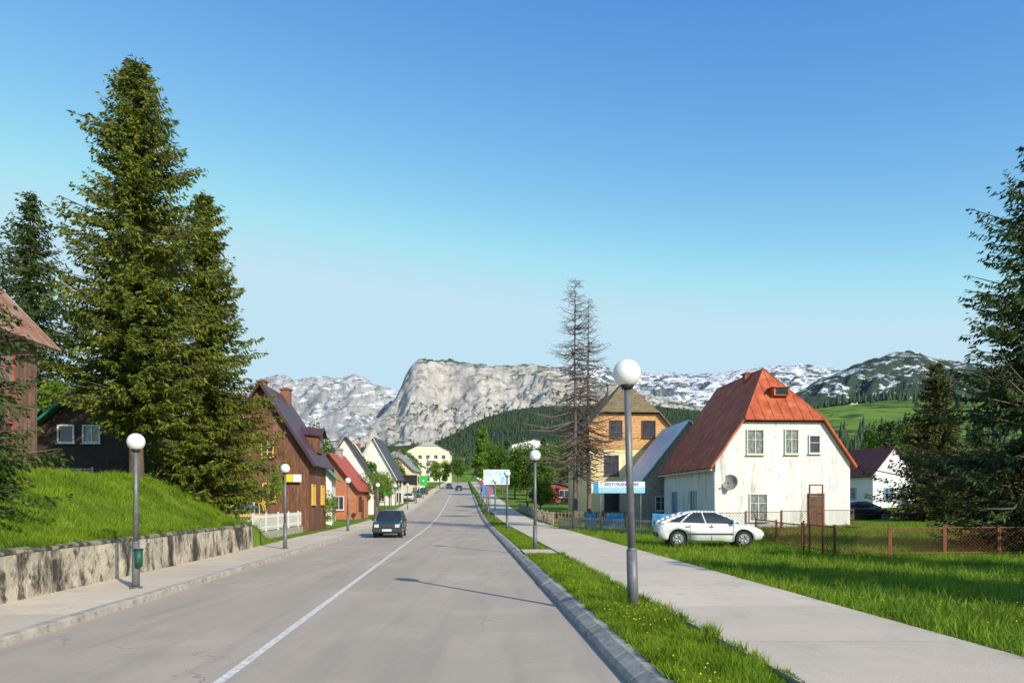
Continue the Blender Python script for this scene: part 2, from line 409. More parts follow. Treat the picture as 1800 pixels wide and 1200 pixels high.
m_door=M('old_door',(.17,.10,.065),(.09,.055,.04),4,.8,.4,20,stripe=('X',6,.6,.08))
m_rust=M('rusty_iron',(.26,.085,.045),(.15,.055,.035),10,.8,.3,40)
b=MB(); b.box((0,-.03,1.05),(.85,.05,2.1)); dr=b.obj('door',[m_door],WH,(2.05,0,.05))
b=MB(); b.box((-.46,-.06,1.1),(.07,.11,2.35)); b.box((.46,-.06,1.1),(.07,.11,2.35)); b.box((0,-.06,2.22),(.85,.11,.07)); b.obj('door_frame',[m_rust],dr)
b=MB(); b.cyl((.3,-.06,1.05),(.3,-.12,1.05),.02); b.cyl((.3,-.12,1.05),(.18,-.12,1.05),.015); b.obj('handle',[m_dark],dr)
b=MB(); b.box((2.05,-.5,-.35),(1.3,.95,.9)); b.obj('doorstep',[m_kerb],WH)
roofo=[c for c in WH.children if c.name.startswith('roof')][0]
b=MB(); b.box((.25,1.35,8.62),(.98,1.2,.5)); b.box((.25,1.3,8.90),(1.16,1.36,.06)); dm=b.obj('dormer',[m_redroof],roofo)
b=MB(); b.poly([(-.14,.745,8.43),(.64,.745,8.43),(.64,.745,8.82),(-.14,.745,8.82)]); b.obj('window',[M('green_glass',(.012,.06,.045),(.008,.03,.025),3,.15)],dm)
m_gutter=M('fascia_white',(.6,.6,.56),(.4,.38,.33),4,.7)
b=MB(); b.box((-4.54,5.75,3.72),(.1,12,.1)); b.obj('gutter',[m_gutter],WH)
b=MB(); b.cyl((-4.28,-.08,3.6),(-4.28,-.08,-.3),.05,n=8); b.obj('downpipe',[m_gutter],WH)
m_mroof=M('galvanised_roof',(.62,.70,.80),(.5,.56,.66),1.2,.45,.2,10,stripe=('Y',3.2,.3,.08),stain=((.35,.25,.16),2,None,.66,.8))
AN=house('annex_building','small building with steep galvanised metal roof beside white house','building',(13.9-.1,57.8,.2),RD,3.9,7,3.1,8.0,M('dark_boards',(.38,.37,.34),(.28,.24,.19),3,.8,.3,20,stripe=('XY',5,.5,.08)),m_mroof,over=.35)
window(AN,'F',-2.2,1.6,.8,1.0,half=3.9)
# yellow house
m_yel=M('yellow_stucco',(.9,.70,.34),(.86,.64,.30),2,.9,.2,30,stain=((.62,.48,.27),1.4,(1,1,.5),.55,.75))
m_shing=M('orange_shingles',(.78,.43,.18),(.55,.28,.11),3,.85,.4,25,stripe=('Z',5,.4,.12),stain=((.32,.16,.07),3,(1,1,2),.54,.70))
m_oroof=M('brown_roof',(.27,.20,.10),(.15,.115,.065),3,.85,.4,14,stripe=('Z',3.4,.4,.1))
YH=house('yellow_house','yellow stucco house with orange shingle gable and brown half-hipped roof','house',(10.45,66,.4),RD,3.75,12,8.1,12.4,m_yel,m_oroof,hip=(9.37,1.9),over=.5,of=.45,upper=(6.2,m_shing),chim=((-.8,3.8,.8,1.0,m_conc2),(1.0,8,.7,1.6,m_brick)))
for a,w_ in((-1.2,1.0),(1.75,1.1)): window(YH,'F',a,8.0,w_,1.4,2,1,fm=m_fbrown,half=3.75,out=.055)
m_wsurr=M('window_surround',(.85,.78,.6),(.75,.68,.5),5,.8)
for z in(4.75,1.6):
    window(YH,'F',-1.6,z,1.15,1.65,2,1,fm=m_fbrown,half=3.75,fw=.08,out=.04)
    b=MB(); b.box((-1.6,-.02,z),(1.8,.035,2.3)); b.obj('window_surround',[m_wsurr],YH)
window(YH,'F',1.9,4.75,1.0,1.5,2,1,fm=m_fbrown,half=3.75)
for k in range(12):
    b=MB(); b.box((-3.5 if k%2 else -3.56,-.03,.25+k*.5),(.46 if k%2 else .34,.05,.42)); b.obj('quoin',[m_wsurr],YH)
for yy in (3,7): window(YH,'L',yy,4.7,1.1,1.5,2,1,fm=m_fbrown,half=3.75)
# small white house right
m_darkred=M('dark_red_roof',(.2,.05,.04),(.13,.04,.035),2,.7,.2,15,stripe=('Y',2,.4,.06))
m_wst=M('white_stucco',(.78,.79,.79),(.72,.73,.73),2,.9,.2,30)
SH=house('small_house','small white house with dark red roof and blue window frames','house',(38.2,74,1.1),.22,2.4,9,3.6,6.3,m_wst,m_darkred)
window(SH,'F',-.6,1.6,.9,1.1,fm=m_fblue,half=2.4); window(SH,'F',1.2,1.2,.8,1.9,1,2,fm=m_fblue,half=2.4); window(SH,'L',3,1.7,1,1,fm=m_fblue,half=2.4)
RH=house('brown_house','small brown wooden house with dark red roof behind trees','house',(36,50,.9),.1,3,7,2.4,4.6,M('red_brown_boards',(.16,.06,.04),(.1,.04,.03),3,.8,.3,20,stripe=('XY',4,.5,.08)),m_darkred)
window(RH,'F',0,1.3,.9,1,half=3)
# left: brown house
m_brown=M('brown_boards',(.25,.105,.055),(.12,.052,.03),2.5,.75,.4,20,stripe=('XY',5,.6,.07),stretch=(3,3,.5),stain=((.40,.24,.145),1.5,(2,2,.3),.54,.72),stain2=((.06,.03,.02),3,(2,2,.25),.52,.66))
m_purp=M('purple_brown_roof',(.11,.055,.06),(.075,.04,.045),2,.5,.2,12,stripe=('Y',2.2,.4,.05))
BH=house('brown_house','brown wooden chalet with steep dark roof and yellow windows','house',(-14.9,44,.3),RD,2.75,5.6,4.4,8.6,m_brown,m_purp,over=.45,of=.45,chim=((-.2,.9,.5,.6,m_brick),(.25,5.0,.6,.8,m_brick)),trim=m_purp)
window(BH,'F',.35,4.75,.6,.85,2,3,fm=m_fyel,half=2.75); window(BH,'F',-1.5,2.2,.65,1.0,2,3,fm=m_fyel,half=2.75); window(BH,'F',.45,2.2,.65,1.0,2,3,fm=m_fyel,half=2.75)
window(BH,'R',1.3,2.1,.8,1.1,2,3,fm=m_fyel,half=2.75); window(BH,'R',4.2,2.1,.8,1.1,2,3,fm=m_fyel,half=2.75)
roofb=[c for c in BH.children if c.name.startswith('roof')][0]
for yy in(3.6,):
    b=MB(); b.box((2.15,yy,5.35),(1.3,1.5,1.2)); dm=b.obj('dormer',[m_brown],roofb)
    b=MB(); b.poly([(1.2,yy-.95,5.98),(3.05,yy-.95,5.78),(3.05,yy,6.35),(1.2,yy,6.55)]); b.poly([(1.2,yy,6.55),(3.05,yy,6.35),(3.05,yy+.95,5.78),(1.2,yy+.95,5.98)]); b.poly([(2.84,yy-.75,5.9),(2.84,yy+.75,5.9),(2.84,yy,6.3)]); b.obj('dormer_roof',[m_purp],dm)
    b=MB(); b.poly([(2.806,yy-.4,5.05),(2.806,yy+.4,5.05),(2.806,yy+.4,5.75),(2.806,yy-.4,5.75)]); b.obj('window',[m_glass],dm)
m_sgn_y=M('sign_yellow',(.8,.65,.02),(.7,.55,.02),3,.5); m_sgn_w=M('sign_white',(.8,.8,.8),(.7,.7,.7),3,.5); m_blk=M('sign_black',(.02,.02,.02),(.015,.015,.015),3,.5)
ss=top('shop_sign','small yellow and white shop sign on brown wooden house','sign',(-13.25,43.86,3.35),RD)
b=MB(); b.box((0,0,0),(.45,.05,.45)); b.obj('sign_panel',[m_sgn_y],ss)
b=MB(); b.box((.5,0,0),(.5,.05,.45)); b.obj('sign_panel',[m_sgn_w],ss)
# dark house on plateau
m_dkb=M('dark_wood',(.075,.042,.03),(.035,.022,.017),2.5,.8,.4,20,stripe=('XY',4,.5,.08))
m_grnroof=M('green_metal_roof',(.025,.19,.12),(.02,.13,.09),1.5,.5,.1,10,stripe=('Y',2.5,.4,.06))
DH=house('dark_wooden_house','dark brown wooden house with green metal roof on grassy bank','house',(-20.4,36,2.8),RD,3.1,8,2.25,5.0,m_dkb,m_grnroof,over=.7,of=.6,trim=m_grnroof)
window(DH,'F',-1.25,2.45,.65,.75,1,1,half=3.1); window(DH,'F',-.05,2.45,.7,.75,2,1,half=3.1,gm=m_glassc)
# house at left edge
m_rustroof=M('rusty_roof',(.5,.38,.3),(.36,.16,.09),1.2,.7,.3,10,stripe=('Y',1.6,.5,.08),stain=((.36,.12,.05),2,(1,1,.5),.45,.6))
m_br2=M('weathered_boards',(.30,.18,.115),(.18,.10,.07),3,.85,.4,20,stripe=('XY',5,.6,.07),stain=((.10,.055,.035),3,(2,2,.25),.5,.65))
LH=house('old_wooden_house','old brown wooden house with rusty patched metal roof','house',(-16.65,13.2,2.6),RD,3.1,8.6,4.3,7.6,m_br2,m_rustroof,over=.45,of=.4,trim=m_fwhite)
window(LH,'R',7.0,3.0,.65,1.2,2,2,fm=m_fred,half=3.1,gm=m_glassc); window(LH,'R',3.5,3.0,.7,1.2,2,2,fm=m_fred,half=3.1,gm=m_glassc)
window(LH,'R',7.0,1.0,.65,1.1,2,2,fm=m_fred,half=3.1)
# row of houses on the left
def simple(c1,c2=None,**k): return M('facade',c1,c2,2,.85,.3,20,**k)
m_gry=M('grey_roof',(.36,.35,.34),(.24,.23,.23),2,.6,.2,12,stripe=('Y',2,.4,.06),stain=((.2,.12,.08),1,None,.55,.7))
m_red2=M('red_roof',(.54,.11,.055),(.42,.085,.045),2,.6,.2,12,stripe=('Y',2,.4,.06))
m_teal=M('teal_roof',(.02,.46,.28),(.015,.36,.22),2,.5,.2,12,stripe=('Y',2,.4,.06))
m_dkr=M('dark_roof',(.11,.10,.11),(.06,.06,.065),2,.6,.2,12,stripe=('Y',2,.4,.06))
m_pale=M('pale_roof',(.55,.53,.5),(.4,.38,.36),2,.6,.2,12,stripe=('Y',2,.3,.06))
wh_=(.84,.81,.74)
rows=[(54.5,6,2.5,3.8,6.7,simple(wh_),m_teal,'white house with bright green metal roof',-11.6,0),
(66,5,2.4,3.0,6.0,simple((.55,.2,.1)),m_red2,'red-walled house with steep red metal roof',-11.4,0),
(78,6,3.0,3.6,8.3,simple(wh_),m_dkr,'white house with tall gable and dark steep roof',-11.2,0),
(93,6,3.0,4.0,8.4,simple((.32,.18,.11),stripe=('XY',3,.5,.08)),m_pale,'wooden house with tall gable and pale roof',-12.6,0),
(103,7,3.1,4.2,9.6,simple(wh_),m_dkr,'tall white house with steep dark roof',-11.3,0),
(121,7,3.6,4.4,7.4,simple(wh_),m_red2,'low white house with red roof',-12.6,1),
(137,8,3.6,5.2,8.6,simple((.8,.68,.46)),m_gry,'cream house with grey roof along the street',-11.3,1),
(158,10,4.4,5.0,7.6,simple(wh_),m_pale,'white house with low pale roof along the street',-12.8,1),
(186,14,5,6,8.8,simple((.8,.74,.6)),m_pale,'large pale building with low grey roof along the street',-11.6,1)]
for (y0,L,w,ze,zr,wm,rm,lab,uu,hp) in rows:
    r=rise(y0); X0=XR(y0)+uu
    hh=house('row_house',lab,'house',(X0-w,y0,r+.1),RD+random.uniform(-.12,.12),w,L,ze,zr,wm,rm,hip=(mix(ze,zr,.6),1.2) if hp else None,group='houses along the left side of the street',chim=((random.uniform(-.5,.5),L*.6,.55,.7,random.choice([m_brick,m_conc2])),),trim=random.choice([m_fwhite,m_fbrown]))
    for zz in (1.6,) if ze<3.9 else (1.3,3.5):
        for k in range(2): window(hh,'F',(-1.2,1.1)[k]*w/3,zz,.8,1.1,2,1,half=w,fm=random.choice([m_fwhite,m_fbrown]))
        for k in range(int(L//2.6)): window(hh,'R',1.5+k*2.5,zz,.9,1.1,2,1,half=w,fm=m_fbrown)
    if not hp: window(hh,'F',0,ze+1.0,.8,1.1,2,1,half=w,fm=m_fbrown)
    b=MB(); b.box((w+.02,L*.5,.95),(.06,.9,1.95)); b.obj('door',[m_door],hh)
m_cream=M('cream_render',(.80,.72,.54),(.74,.66,.5),.6,.9,.1,20)
AP=house('apartment_block','cream apartment block with grey roof at the end of street','building',(-37.5,330,9.5),0,9.6,14,14.5,19.2,m_cream,m_pale,hip=(17,4),over=.9)
for fl in range(4):
    for k in range(5): window(AP,'F',-7+3.5*k,2.2+fl*3.3,1.5,1.6,2,1,half=9)
for fl in range(1,4):
    for k in (-5.2,1.8):
        b=MB(); b.box((k,-.6,1.0+fl*3.3),(3,1.2,1.0)); b.obj('balcony',[m_sgn_w],AP)
AP2=house('apartment_block','white apartment block behind roadside trees','building',(8,265,9),.1,8,14,13,15,m_wst,m_conc2,over=.5)
for fl in range(4):
    for k in range(5): window(AP2,'F',-6+3*k,2+fl*2.9,1.5,1.4,2,1,half=8)
RK=house('kiosk','small low reddish wooden kiosk beside the pavement','kiosk',(6.5,112,rise(112)+.3),RD,3.2,4,2.1,2.9,simple((.3,.08,.05)),m_dkr)
window(RK,'F',-1.4,1.3,1.3,1.0,2,1,half=3.2); window(RK,'F',1.4,1.3,1.3,1.0,2,1,half=3.2)
for (hx,hy_,s,ml,lab) in((130,560,1.1,m_red2,'white farmhouse with red roof on hillside'),(62,600,1.1,m_red2,'white farmhouse with red roof on hillside'),(365,790,1.1,m_darkred,'white cottage with dark red roof on meadow'),(392,800,1.0,m_red2,'white cottage with red roof on meadow'),(-35,620,1.1,m_red2,'white farmhouse with red roof on hillside'),(-60,700,1.1,m_red2,'white farmhouse with red roof on hillside'),(20,740,1.1,m_red2,'white farmhouse with red roof on hillside'),(-85,760,1.1,m_red2,'white farmhouse with red roof on hillside'),(150,700,1.1,m_gry,'white farmhouse with grey roof on hillside')):
    hh=house('farmhouse',lab,'house',(hx,hy_,H(hx,hy_)),random.uniform(-.6,.6),3.5*s,8*s,3*s,5.5*s,m_wst,ml,group='distant houses on the hills')
    window(hh,'F',-1.2*s,1.6*s,1*s,1*s,half=3.5*s); window(hh,'F',1.2*s,1.6*s,1*s,1*s,half=3.5*s)
# ---------------------------------------------------------------- trees
m_bark=M('bark',(.17,.12,.085),(.085,.062,.048),6,.95,.8,14,stretch=(2,2,.4))
m_barkg=M('dead_bark',(.19,.145,.12),(.11,.085,.07),6,.95,.8,14,stretch=(2,2,.4))
m_spr=foliage('spruce_needles',(.11,.14,.016),(.26,.285,.035),(.06,.085,.012),.25)
m_sprd=foliage('dark_spruce_needles',(.045,.08,.022),(.11,.145,.03),(.022,.045,.015),.18)
m_spro=foliage('olive_spruce_needles',(.08,.085,.02),(.15,.145,.035),(.045,.05,.015),.2)
m_leaf=foliage('fresh_leaves',(.15,.28,.02),(.26,.39,.045),(.09,.18,.015),.35)
m_leafd=foliage('deep_leaves',(.08,.17,.02),(.15,.25,.03),(.045,.095,.012),.3)
def spruce(name,label,loc,Ht,R,seed,base=.08,dens=1.,leaf=.3,mat=None,dead=False,group=None,power=.8,wleaf=.036,step=.12,nsp=3,lift=.75,low=0,droop=0,lobe=1.):
    rg=np.random.default_rng(seed)
    t=top(name,label,'tree',loc,rg.uniform(0,6),group)
    b=MB(); tr=Ht*(.016 if not dead else .010)+.03; pv=Vector((0,0,-.5)); 
    for k in range(12):
        z=Ht*(k+1)/12; p=Vector((rg.normal()*.03,rg.normal()*.03,z)); f0=1-max(0,pv.z)/Ht; f1=1-z/Ht
        b.cyl(pv,p,max(.01,tr*(f0*.95+.05)),max(.008,tr*(f1*.95+.02)),10,caps=False); pv=p
    nw=max(6,int(Ht*2.6)); nb=int(Ht*26*dens)
    tt=base+(1-base)*rg.random(nb)**1.05
    # gather branches into irregular whorls so that gaps show between layers
    wh=base+(1-base)*(np.arange(nw)+rg.uniform(-.25,.25,nw))/nw
    idx=np.abs(tt[:,None]-wh[None]).argmin(1); tt=np.clip(tt*.5+wh[idx]*.5,base*.8,.995)
    az=rg.random(nb)*2*np.pi
    P=[];A=[];OUT=[];S=[]
    ph=rg.random(8)*6.28
    for i in range(nb):
        q=tt[i]; lob=1+lobe*(.17*math.sin(3*az[i]+ph[0]+9*q)+.15*math.sin(5*az[i]+ph[1]-17*q)+.14*math.sin(34*q+ph[2]+az[i]))
        L=R*((1-q)**power)*lob*rg.uniform(.55,1.12)+.12
        if q<base+.12: L*=.6+3.3*(q-base)
        if low and q<low: L*=.42+.58*(q-base)/(low-base)
        h=q*Ht; sl=-.28-droop+lift*max(0,q-.45)+rg.normal()*.08
        out=np.array([math.cos(az[i]),math.sin(az[i]),0]); side=np.array([-out[1],out[0],0])
        n=max(3,int(L/step)); s=np.linspace(.05 if not dead else 0,1,n)
        bend=rg.normal()*.12
        pts=out*(L*s)[:,None]+side*(bend*L*s*s)[:,None]; pts[:,2]=h+L*(sl*s-.12*s+(.30+droop*.8)*s**3)
        if dead or i%2==0:
            k=[0,n//2,n-1]; rr=(.010+.009*L) if not dead else (.013+.012*L)
            for a_,b_,r0,r1 in((k[0],k[1],rr,rr*.75),(k[1],k[2],rr*.75,rr*.35)):
                b.cyl(pts[a_],pts[b_],r0,r1,4,caps=False)
        if dead:
            for j in range(1,n):
                for _ in range(1+(rg.random()<.5)):
                    d=out*rg.uniform(.3,.8)+side*rg.choice([-1,1])*rg.uniform(.4,.9); d[2]=rg.uniform(-.7,.3); l=rg.uniform(.2,.65)*(1.15-.5*s[j])
                    b.cyl(pts[j],pts[j]+d*l,.010,.006,3,caps=False)
            continue
        w_=1.15-.5*s
        for _ in range(nsp):
            keep=rg.random(n)<.9
            P.append(pts[keep]); OUT.append(np.repeat(out[None],keep.sum(),0)); A.append(np.repeat(side[None],keep.sum(),0)); S.append(w_[keep])
    b.obj('trunk',[m_barkg if dead else m_bark],t)
    if dead: return t
    P=np.concatenate(P);OUT=np.concatenate(OUT);A=np.concatenate(A);S=np.concatenate(S);n=len(P)
    d=OUT*rg.uniform(.05,1,(n,1))+A*rg.uniform(-1,1,(n,1)); d[:,2]=rg.uniform(-.9,.12,n)
    d/=np.linalg.norm(d,axis=1)[:,None]
    l=leaf*rg.uniform(.6,1.3,n)*S
    wv=np.cross(d,rg.normal(size=(n,3))); wv/=np.linalg.norm(wv,axis=1)[:,None]; wv*=(wleaf*rg.uniform(.7,1.3,n))[:,None]
    P=P+rg.normal(size=(n,3))*.04
    V=np.empty((n,4,3)); V[:,0]=P; V[:,1]=P+d*(l*.45)[:,None]+wv; V[:,2]=P+d*l[:,None]; V[:,3]=P+d*(l*.45)[:,None]-wv
    npobj('crown',V.reshape(-1,3),4,[mat or m_spr],t)
    return t
def decid(name,label,loc,Ht,R,seed,leaf=.16,n=9000,mat=None,trunkf=.25,group=None,ncl=26,cat='tree'):
    rg=np.random.default_rng(seed); t=top(name,label,cat,loc,0,group)
    b=MB(); zc=Ht*(trunkf+1)/2; rz=Ht*(1-trunkf)/2
    b.cyl((0,0,-.4),(0,0,Ht*trunkf),Ht*.022,Ht*.016,8,caps=False); b.cyl((0,0,Ht*trunkf),(rg.normal()*.1,rg.normal()*.1,Ht*.8),Ht*.016,Ht*.004,8,caps=False)
    cl=[]
    for k in range(ncl):
        v=rg.normal(size=3); v/=np.linalg.norm(v); q=rg.uniform(.35,.92)
        c=np.array([v[0]*R*q,v[1]*R*q,zc+v[2]*rz*q]); cl.append(c)
        z0=Ht*rg.uniform(trunkf*.9,.6); z0=min(z0,max(.1,c[2]-.1))
        b.cyl((0,0,z0),c,Ht*.007,Ht*.002,4,caps=False)
    b.obj('trunk',[m_bark],t)
    cl=np.array(cl); i=rg.integers(0,ncl,n); rad_=R*rg.uniform(.18,.42,ncl)
    v=rg.normal(size=(n,3)); v/=np.linalg.norm(v,axis=1)[:,None]
    P=cl[i]+v*(rad_[i]*rg.random(n)**.4)[:,None]
    d=rg.normal(size=(n,3)); d/=np.linalg.norm(d,axis=1)[:,None]; w=np.cross(d,rg.normal(size=(n,3))); w/=np.linalg.norm(w,axis=1)[:,None]
    l=(leaf*rg.uniform(.6,1.3,n))[:,None]
    V=np.empty((n,4,3)); V[:,0]=P-d*l*.5; V[:,1]=P+w*l*.32; V[:,2]=P+d*l*.5; V[:,3]=P-w*l*.32
    npobj('crown',V.reshape(-1,3),4,[mat or m_leaf],t); return t
spruce('spruce_tree','very tall olive-green spruce on grassy bank above the wall',(-14.2,28,2.75),15.9,4.2,1,base=.12,dens=2.1,power=.68,nsp=4,wleaf=.038,leaf=.32,low=.34,step=.10)
spruce('spruce_tree','tall dense spruce on the bank beside taller spruce',(-12.9,31,1.5),13.4,3.0,2,base=.02,dens=2.3,power=.68,nsp=4,wleaf=.038,leaf=.32,step=.10)
spruce('spruce_tree','tall dark spruce behind old wooden house',(-30,46,2.8),18.4,4.4,3,base=.1,dens=1.4,leaf=.42,wleaf=.055,step=.16,mat=m_sprd,power=.7)
spruce('spruce_tree','dark young spruce close to the old wooden house',(-11.6,14.6,1.9),7.0,2.35,4,base=.02,dens=3.4,leaf=.22,wleaf=.025,step=.08,mat=m_sprd,power=.58,nsp=4)
spruce('spruce_tree','large dark spruce at edge of lawn by rusty fence',(18.9,26,.3),14.9,4.5,5,base=.05,dens=2.0,leaf=.34,mat=m_sprd,power=.68,nsp=4,wleaf=.038,droop=.14,lobe=1.3)
spruce('spruce_tree','broad olive-brown spruce on lawn near white house',(27.5,48,.7),10.3,3.6,6,base=.02,dens=2.4,leaf=.34,wleaf=.05,mat=m_spro,power=.85)
spruce('dead_conifer_tree','tall bare dead conifer beside wooden fence',(4.1,48,.2),16.3,4.0,7,base=.2,dens=.75,dead=True,step=.24,power=.8)
spruce('dead_conifer_tree','thinner bare dead conifer beside taller one',(5.05,49,.2),15.2,3.3,8,base=.25,dens=.6,dead=True,step=.24,power=.8)
spruce('spruce_tree','large dark spruce at edge of shaded lawn',(18.3,3.2,.3),12,4.0,9,base=.04,dens=1.2,leaf=.5,wleaf=.12,step=.2,mat=m_sprd,power=.6)
spruce('spruce_tree','large dark spruce at edge of shaded lawn',(22.0,7.5,.3),12,4.2,10,base=.04,dens=1.2,leaf=.5,wleaf=.12,step=.2,mat=m_sprd,power=.6)
D1=decid('deciduous_tree','leafy green tree behind the houses',(2,96,rise(96)+.3),8,3.2,21,leaf=.3,n=7000,mat=m_leafd,group='leafy trees in the town')
D2=decid('deciduous_tree','fresh light green tree in the town',(9.5,88,rise(88)+.3),7,2.8,22,leaf=.28,n=7000,group='leafy trees in the town')
for (x,y_,s,src) in((5,122,1.1,D1),(0.5,128,1.0,D2),(14,100,1.2,D1),(20,92,1.0,D1),(27,105,1.1,D2),(34,98,1.0,D1),(44,112,1.2,D1),(52,98,1.1,D2),(60,110,1.3,D1),(-2,150,1.2,D1),(4,165,1.3,D2),(30,82,.8,D2),(49,88,.9,D1),(66,90,1.2,D1),(10,140,1.2,D1),(22,150,1.3,D1),(36,160,1.4,D2),(56,170,1.4,D1),(-24,44,.95,D2),(-27,41,.9,D2),(-19,52,.8,D1),(-28,88,1.2,D1),(-33,120,1.4,D1),(-21,215,1.2,D2),(13,215,1.6,D1),(75,150,1.5,D1),(90,170,1.6,D2),(2.5,180,1.3,D1),(-5,205,1.5,D1),(23,79,.75,D1),(3,78,.6,D2),(-27,62,1.,D2),(-40,290,1.5,D2),(-22,300,1.3,D1),(-15.3,73.5,.55,D2),(-17.5,88,.75,D1),(-18.2,100.5,.7,D2),(-19,115,.85,D1),(-20.5,130,.8,D2),(-21.5,149,.9,D1),(-24,175,1.0,D2),(-34,235,1.4,D1)):
    if y_<60: z=2.6 if x<0 else .3
    else: z=H(x,y_)
    copytree(src,(x,y_,z-.05),random.uniform(0,6),s)
decid('poplar_tree','tall narrow light green poplar beside the street',(-8.4,200,H(-8.4,200)),18,2.6,30,leaf=.5,n=7000,trunkf=.08,ncl=40)
decid('street_tree','small light green tree on the pavement',(XR(70)-10.2,70,rise(70)+.1),5.2,1.7,31,leaf=.14,n=1800,trunkf=.35)
decid('street_tree','small light green tree on the pavement',(XR(84)-10.2,84,rise(84)+.1),4.8,1.5,32,leaf=.15,n=1800,trunkf=.35)
decid('fruit_tree','small sparse flowering tree in front of brown house',(-13.4,40.5,.9),3.2,1.5,33,leaf=.1,n=1800,trunkf=.25,ncl=20)
decid('bush','green bush beside white fence',(-12.9,50,.3),2.4,1.1,34,leaf=.12,n=2500,trunkf=.1,cat='bush')
decid('bush','green shrub in front of brown house',(-15.6,41.0,.9),2.6,1.4,35,leaf=.12,n=3000,trunkf=.1,mat=m_leafd,cat='bush')
decid('bush','green shrub in front of brown house',(-17.2,40.0,1.4),2.8,1.5,36,leaf=.12,n=3000,trunkf=.1,cat='bush')
S1=spruce('spruce_tree','distant dark spruce on the meadow',(40,125,H(40,125)),11,3.0,40,base=.05,dens=.8,leaf=.6,wleaf=.14,step=.3,mat=m_sprd,group='distant spruces')
for (x,y_,s) in((47,92,.9),(70,140,1.1),(82,130,1.2),(62,150,1.),(28,170,1.1),(100,190,1.4),(8,190,1.2),(15,230,1.5),(-2,250,1.4),(-45,150,1.5),(-60,170,1.5),(120,210,1.4),(66,205,1.3)):
    copytree(S1,(x,y_,H(x,y_)-.1),random.uniform(0,6),s)
# ---------------------------------------------------------------- far wood of small conifers
m_far=foliage('far_conifers',(.03,.055,.025),(.055,.09,.035),(.025,.045,.025),.0)
def cones(name,pts,hs,mat,label):
    rg=np.random.default_rng(3); n=len(pts); k=6
    out=np.empty((n,k,3,3)); P=np.array(pts); hs=np.array(hs)
    for j in range(k):
        for e,jj in((1,j),(2,j+1)):
            a=2*np.pi*(jj%k)/k; r=hs*.2*(1+.35*np.sin(7.3*(jj%k)+P[:,0]))
            out[:,j,e,0]=P[:,0]+np.cos(a)*r; out[:,j,e,1]=P[:,1]+np.sin(a)*r; out[:,j,e,2]=P[:,2]
        out[:,j,0]=P; out[:,j,0,2]+=hs
    o=npobj(name,out.reshape(-1,3),3,[mat]); o['kind']='stuff'; top('','%s'%label,'trees',o=o); return o
pts=[];hs=[]
for _ in range(6000):
    y_=random.uniform(330,1050); q=random.uniform(-.65,.8); x=q*y_
    nn=noise.noise(Vector((x*.009,y_*.006,7)))+.35*noise.noise(Vector((x*.03,y_*.03,2)))
    if nn<.12+.1*sm((q-.3)/.2) or (abs(x+38)<25 and y_<350): continue
    pts.append((x,y_,H(x,y_)-1)); hs.append(random.uniform(6,13))
cones('conifer_wood',pts,hs,m_far,'scattered dark conifer woods on the green hills')
# ---------------------------------------------------------------- mountains
def mtn_mat(name,rock,veg,snow_lo,veg_lo,haze,sz=1.,rock2=None,snst=(.8,1,2.2),strata=0,vegz=None):
    m,nt,b=base_mat(name)
    tc=nd(nt,'ShaderNodeTexCoord').outputs['Object']; g=nd(nt,'ShaderNodeNewGeometry')
    sp=nd(nt,'ShaderNodeSeparateXYZ'); lin(nt,g.outputs['Normal'],sp.inputs[0])
    c=mixc(nt,ramp(nt,nz(nt,tc,.012*sz,9,.75),.4,.6),rock,rock2 or tuple(x*.6 for x in rock))
    if strata: 
        c=mixc(nt,mth(nt,'MULTIPLY',ramp(nt,nz(nt,tc,.016*sz,9,.78,(.45,1,1.6),(0,rad(35),0)),.50,.58),strata),c,tuple(x*.38 for x in rock))
    flat=mth(nt,'ADD',sp.outputs[2],mth(nt,'MULTIPLY',mth(nt,'SUBTRACT',nz(nt,tc,.006*sz,9,.75),.5),1.3))
    fv=ramp(nt,flat,veg_lo,veg_lo+.12)
    if vegz:
        so_=nd(nt,'ShaderNodeSeparateXYZ'); lin(nt,tc,so_.inputs[0])
        hz=mth(nt,'SUBTRACT',mth(nt,'MULTIPLY',mth(nt,'ADD',so_.outputs[0],vegz[0]),vegz[1]),so_.outputs[2])
        hz=mth(nt,'ADD',hz,mth(nt,'MULTIPLY',mth(nt,'SUBTRACT',nz(nt,tc,.01,8,.7),.5),420))
        fv=mth(nt,'MAXIMUM',fv,ramp(nt,hz,-20,30))
    vg=mixc(nt,ramp(nt,nz(nt,tc,.02*sz,6,.7),.4,.6),veg,tuple(x*1.8 for x in veg))
    c=mixc(nt,fv,c,vg)
    n2=nz(nt,tc,.0085*sz,9,.72,snst)
    n3=mth(nt,'ADD',n2,mth(nt,'MULTIPLY',mth(nt,'SUBTRACT',sp.outputs[2],.7),.12))
    c=mixc(nt,ramp(nt,n3,snow_lo,snow_lo+.03),c,(.86,.86,.86))
    c=mixc(nt,haze,c,(.38,.46,.58))  # distance haze painted into the base colour as a blue-grey tint
    lin(nt,c,b.inputs['Base Color']); b.inputs['Roughness'].default_value=1; b.inputs['Specular IOR Level'].default_value=0
    bp=nd(nt,'ShaderNodeBump'); bp.inputs['Strength'].default_value=1; bp.inputs['Distance'].default_value=22
    lin(nt,nz(nt,tc,.02*sz,9,.75),bp.inputs['Height']); lin(nt,bp.outputs[0],b.inputs['Normal'])
    return m
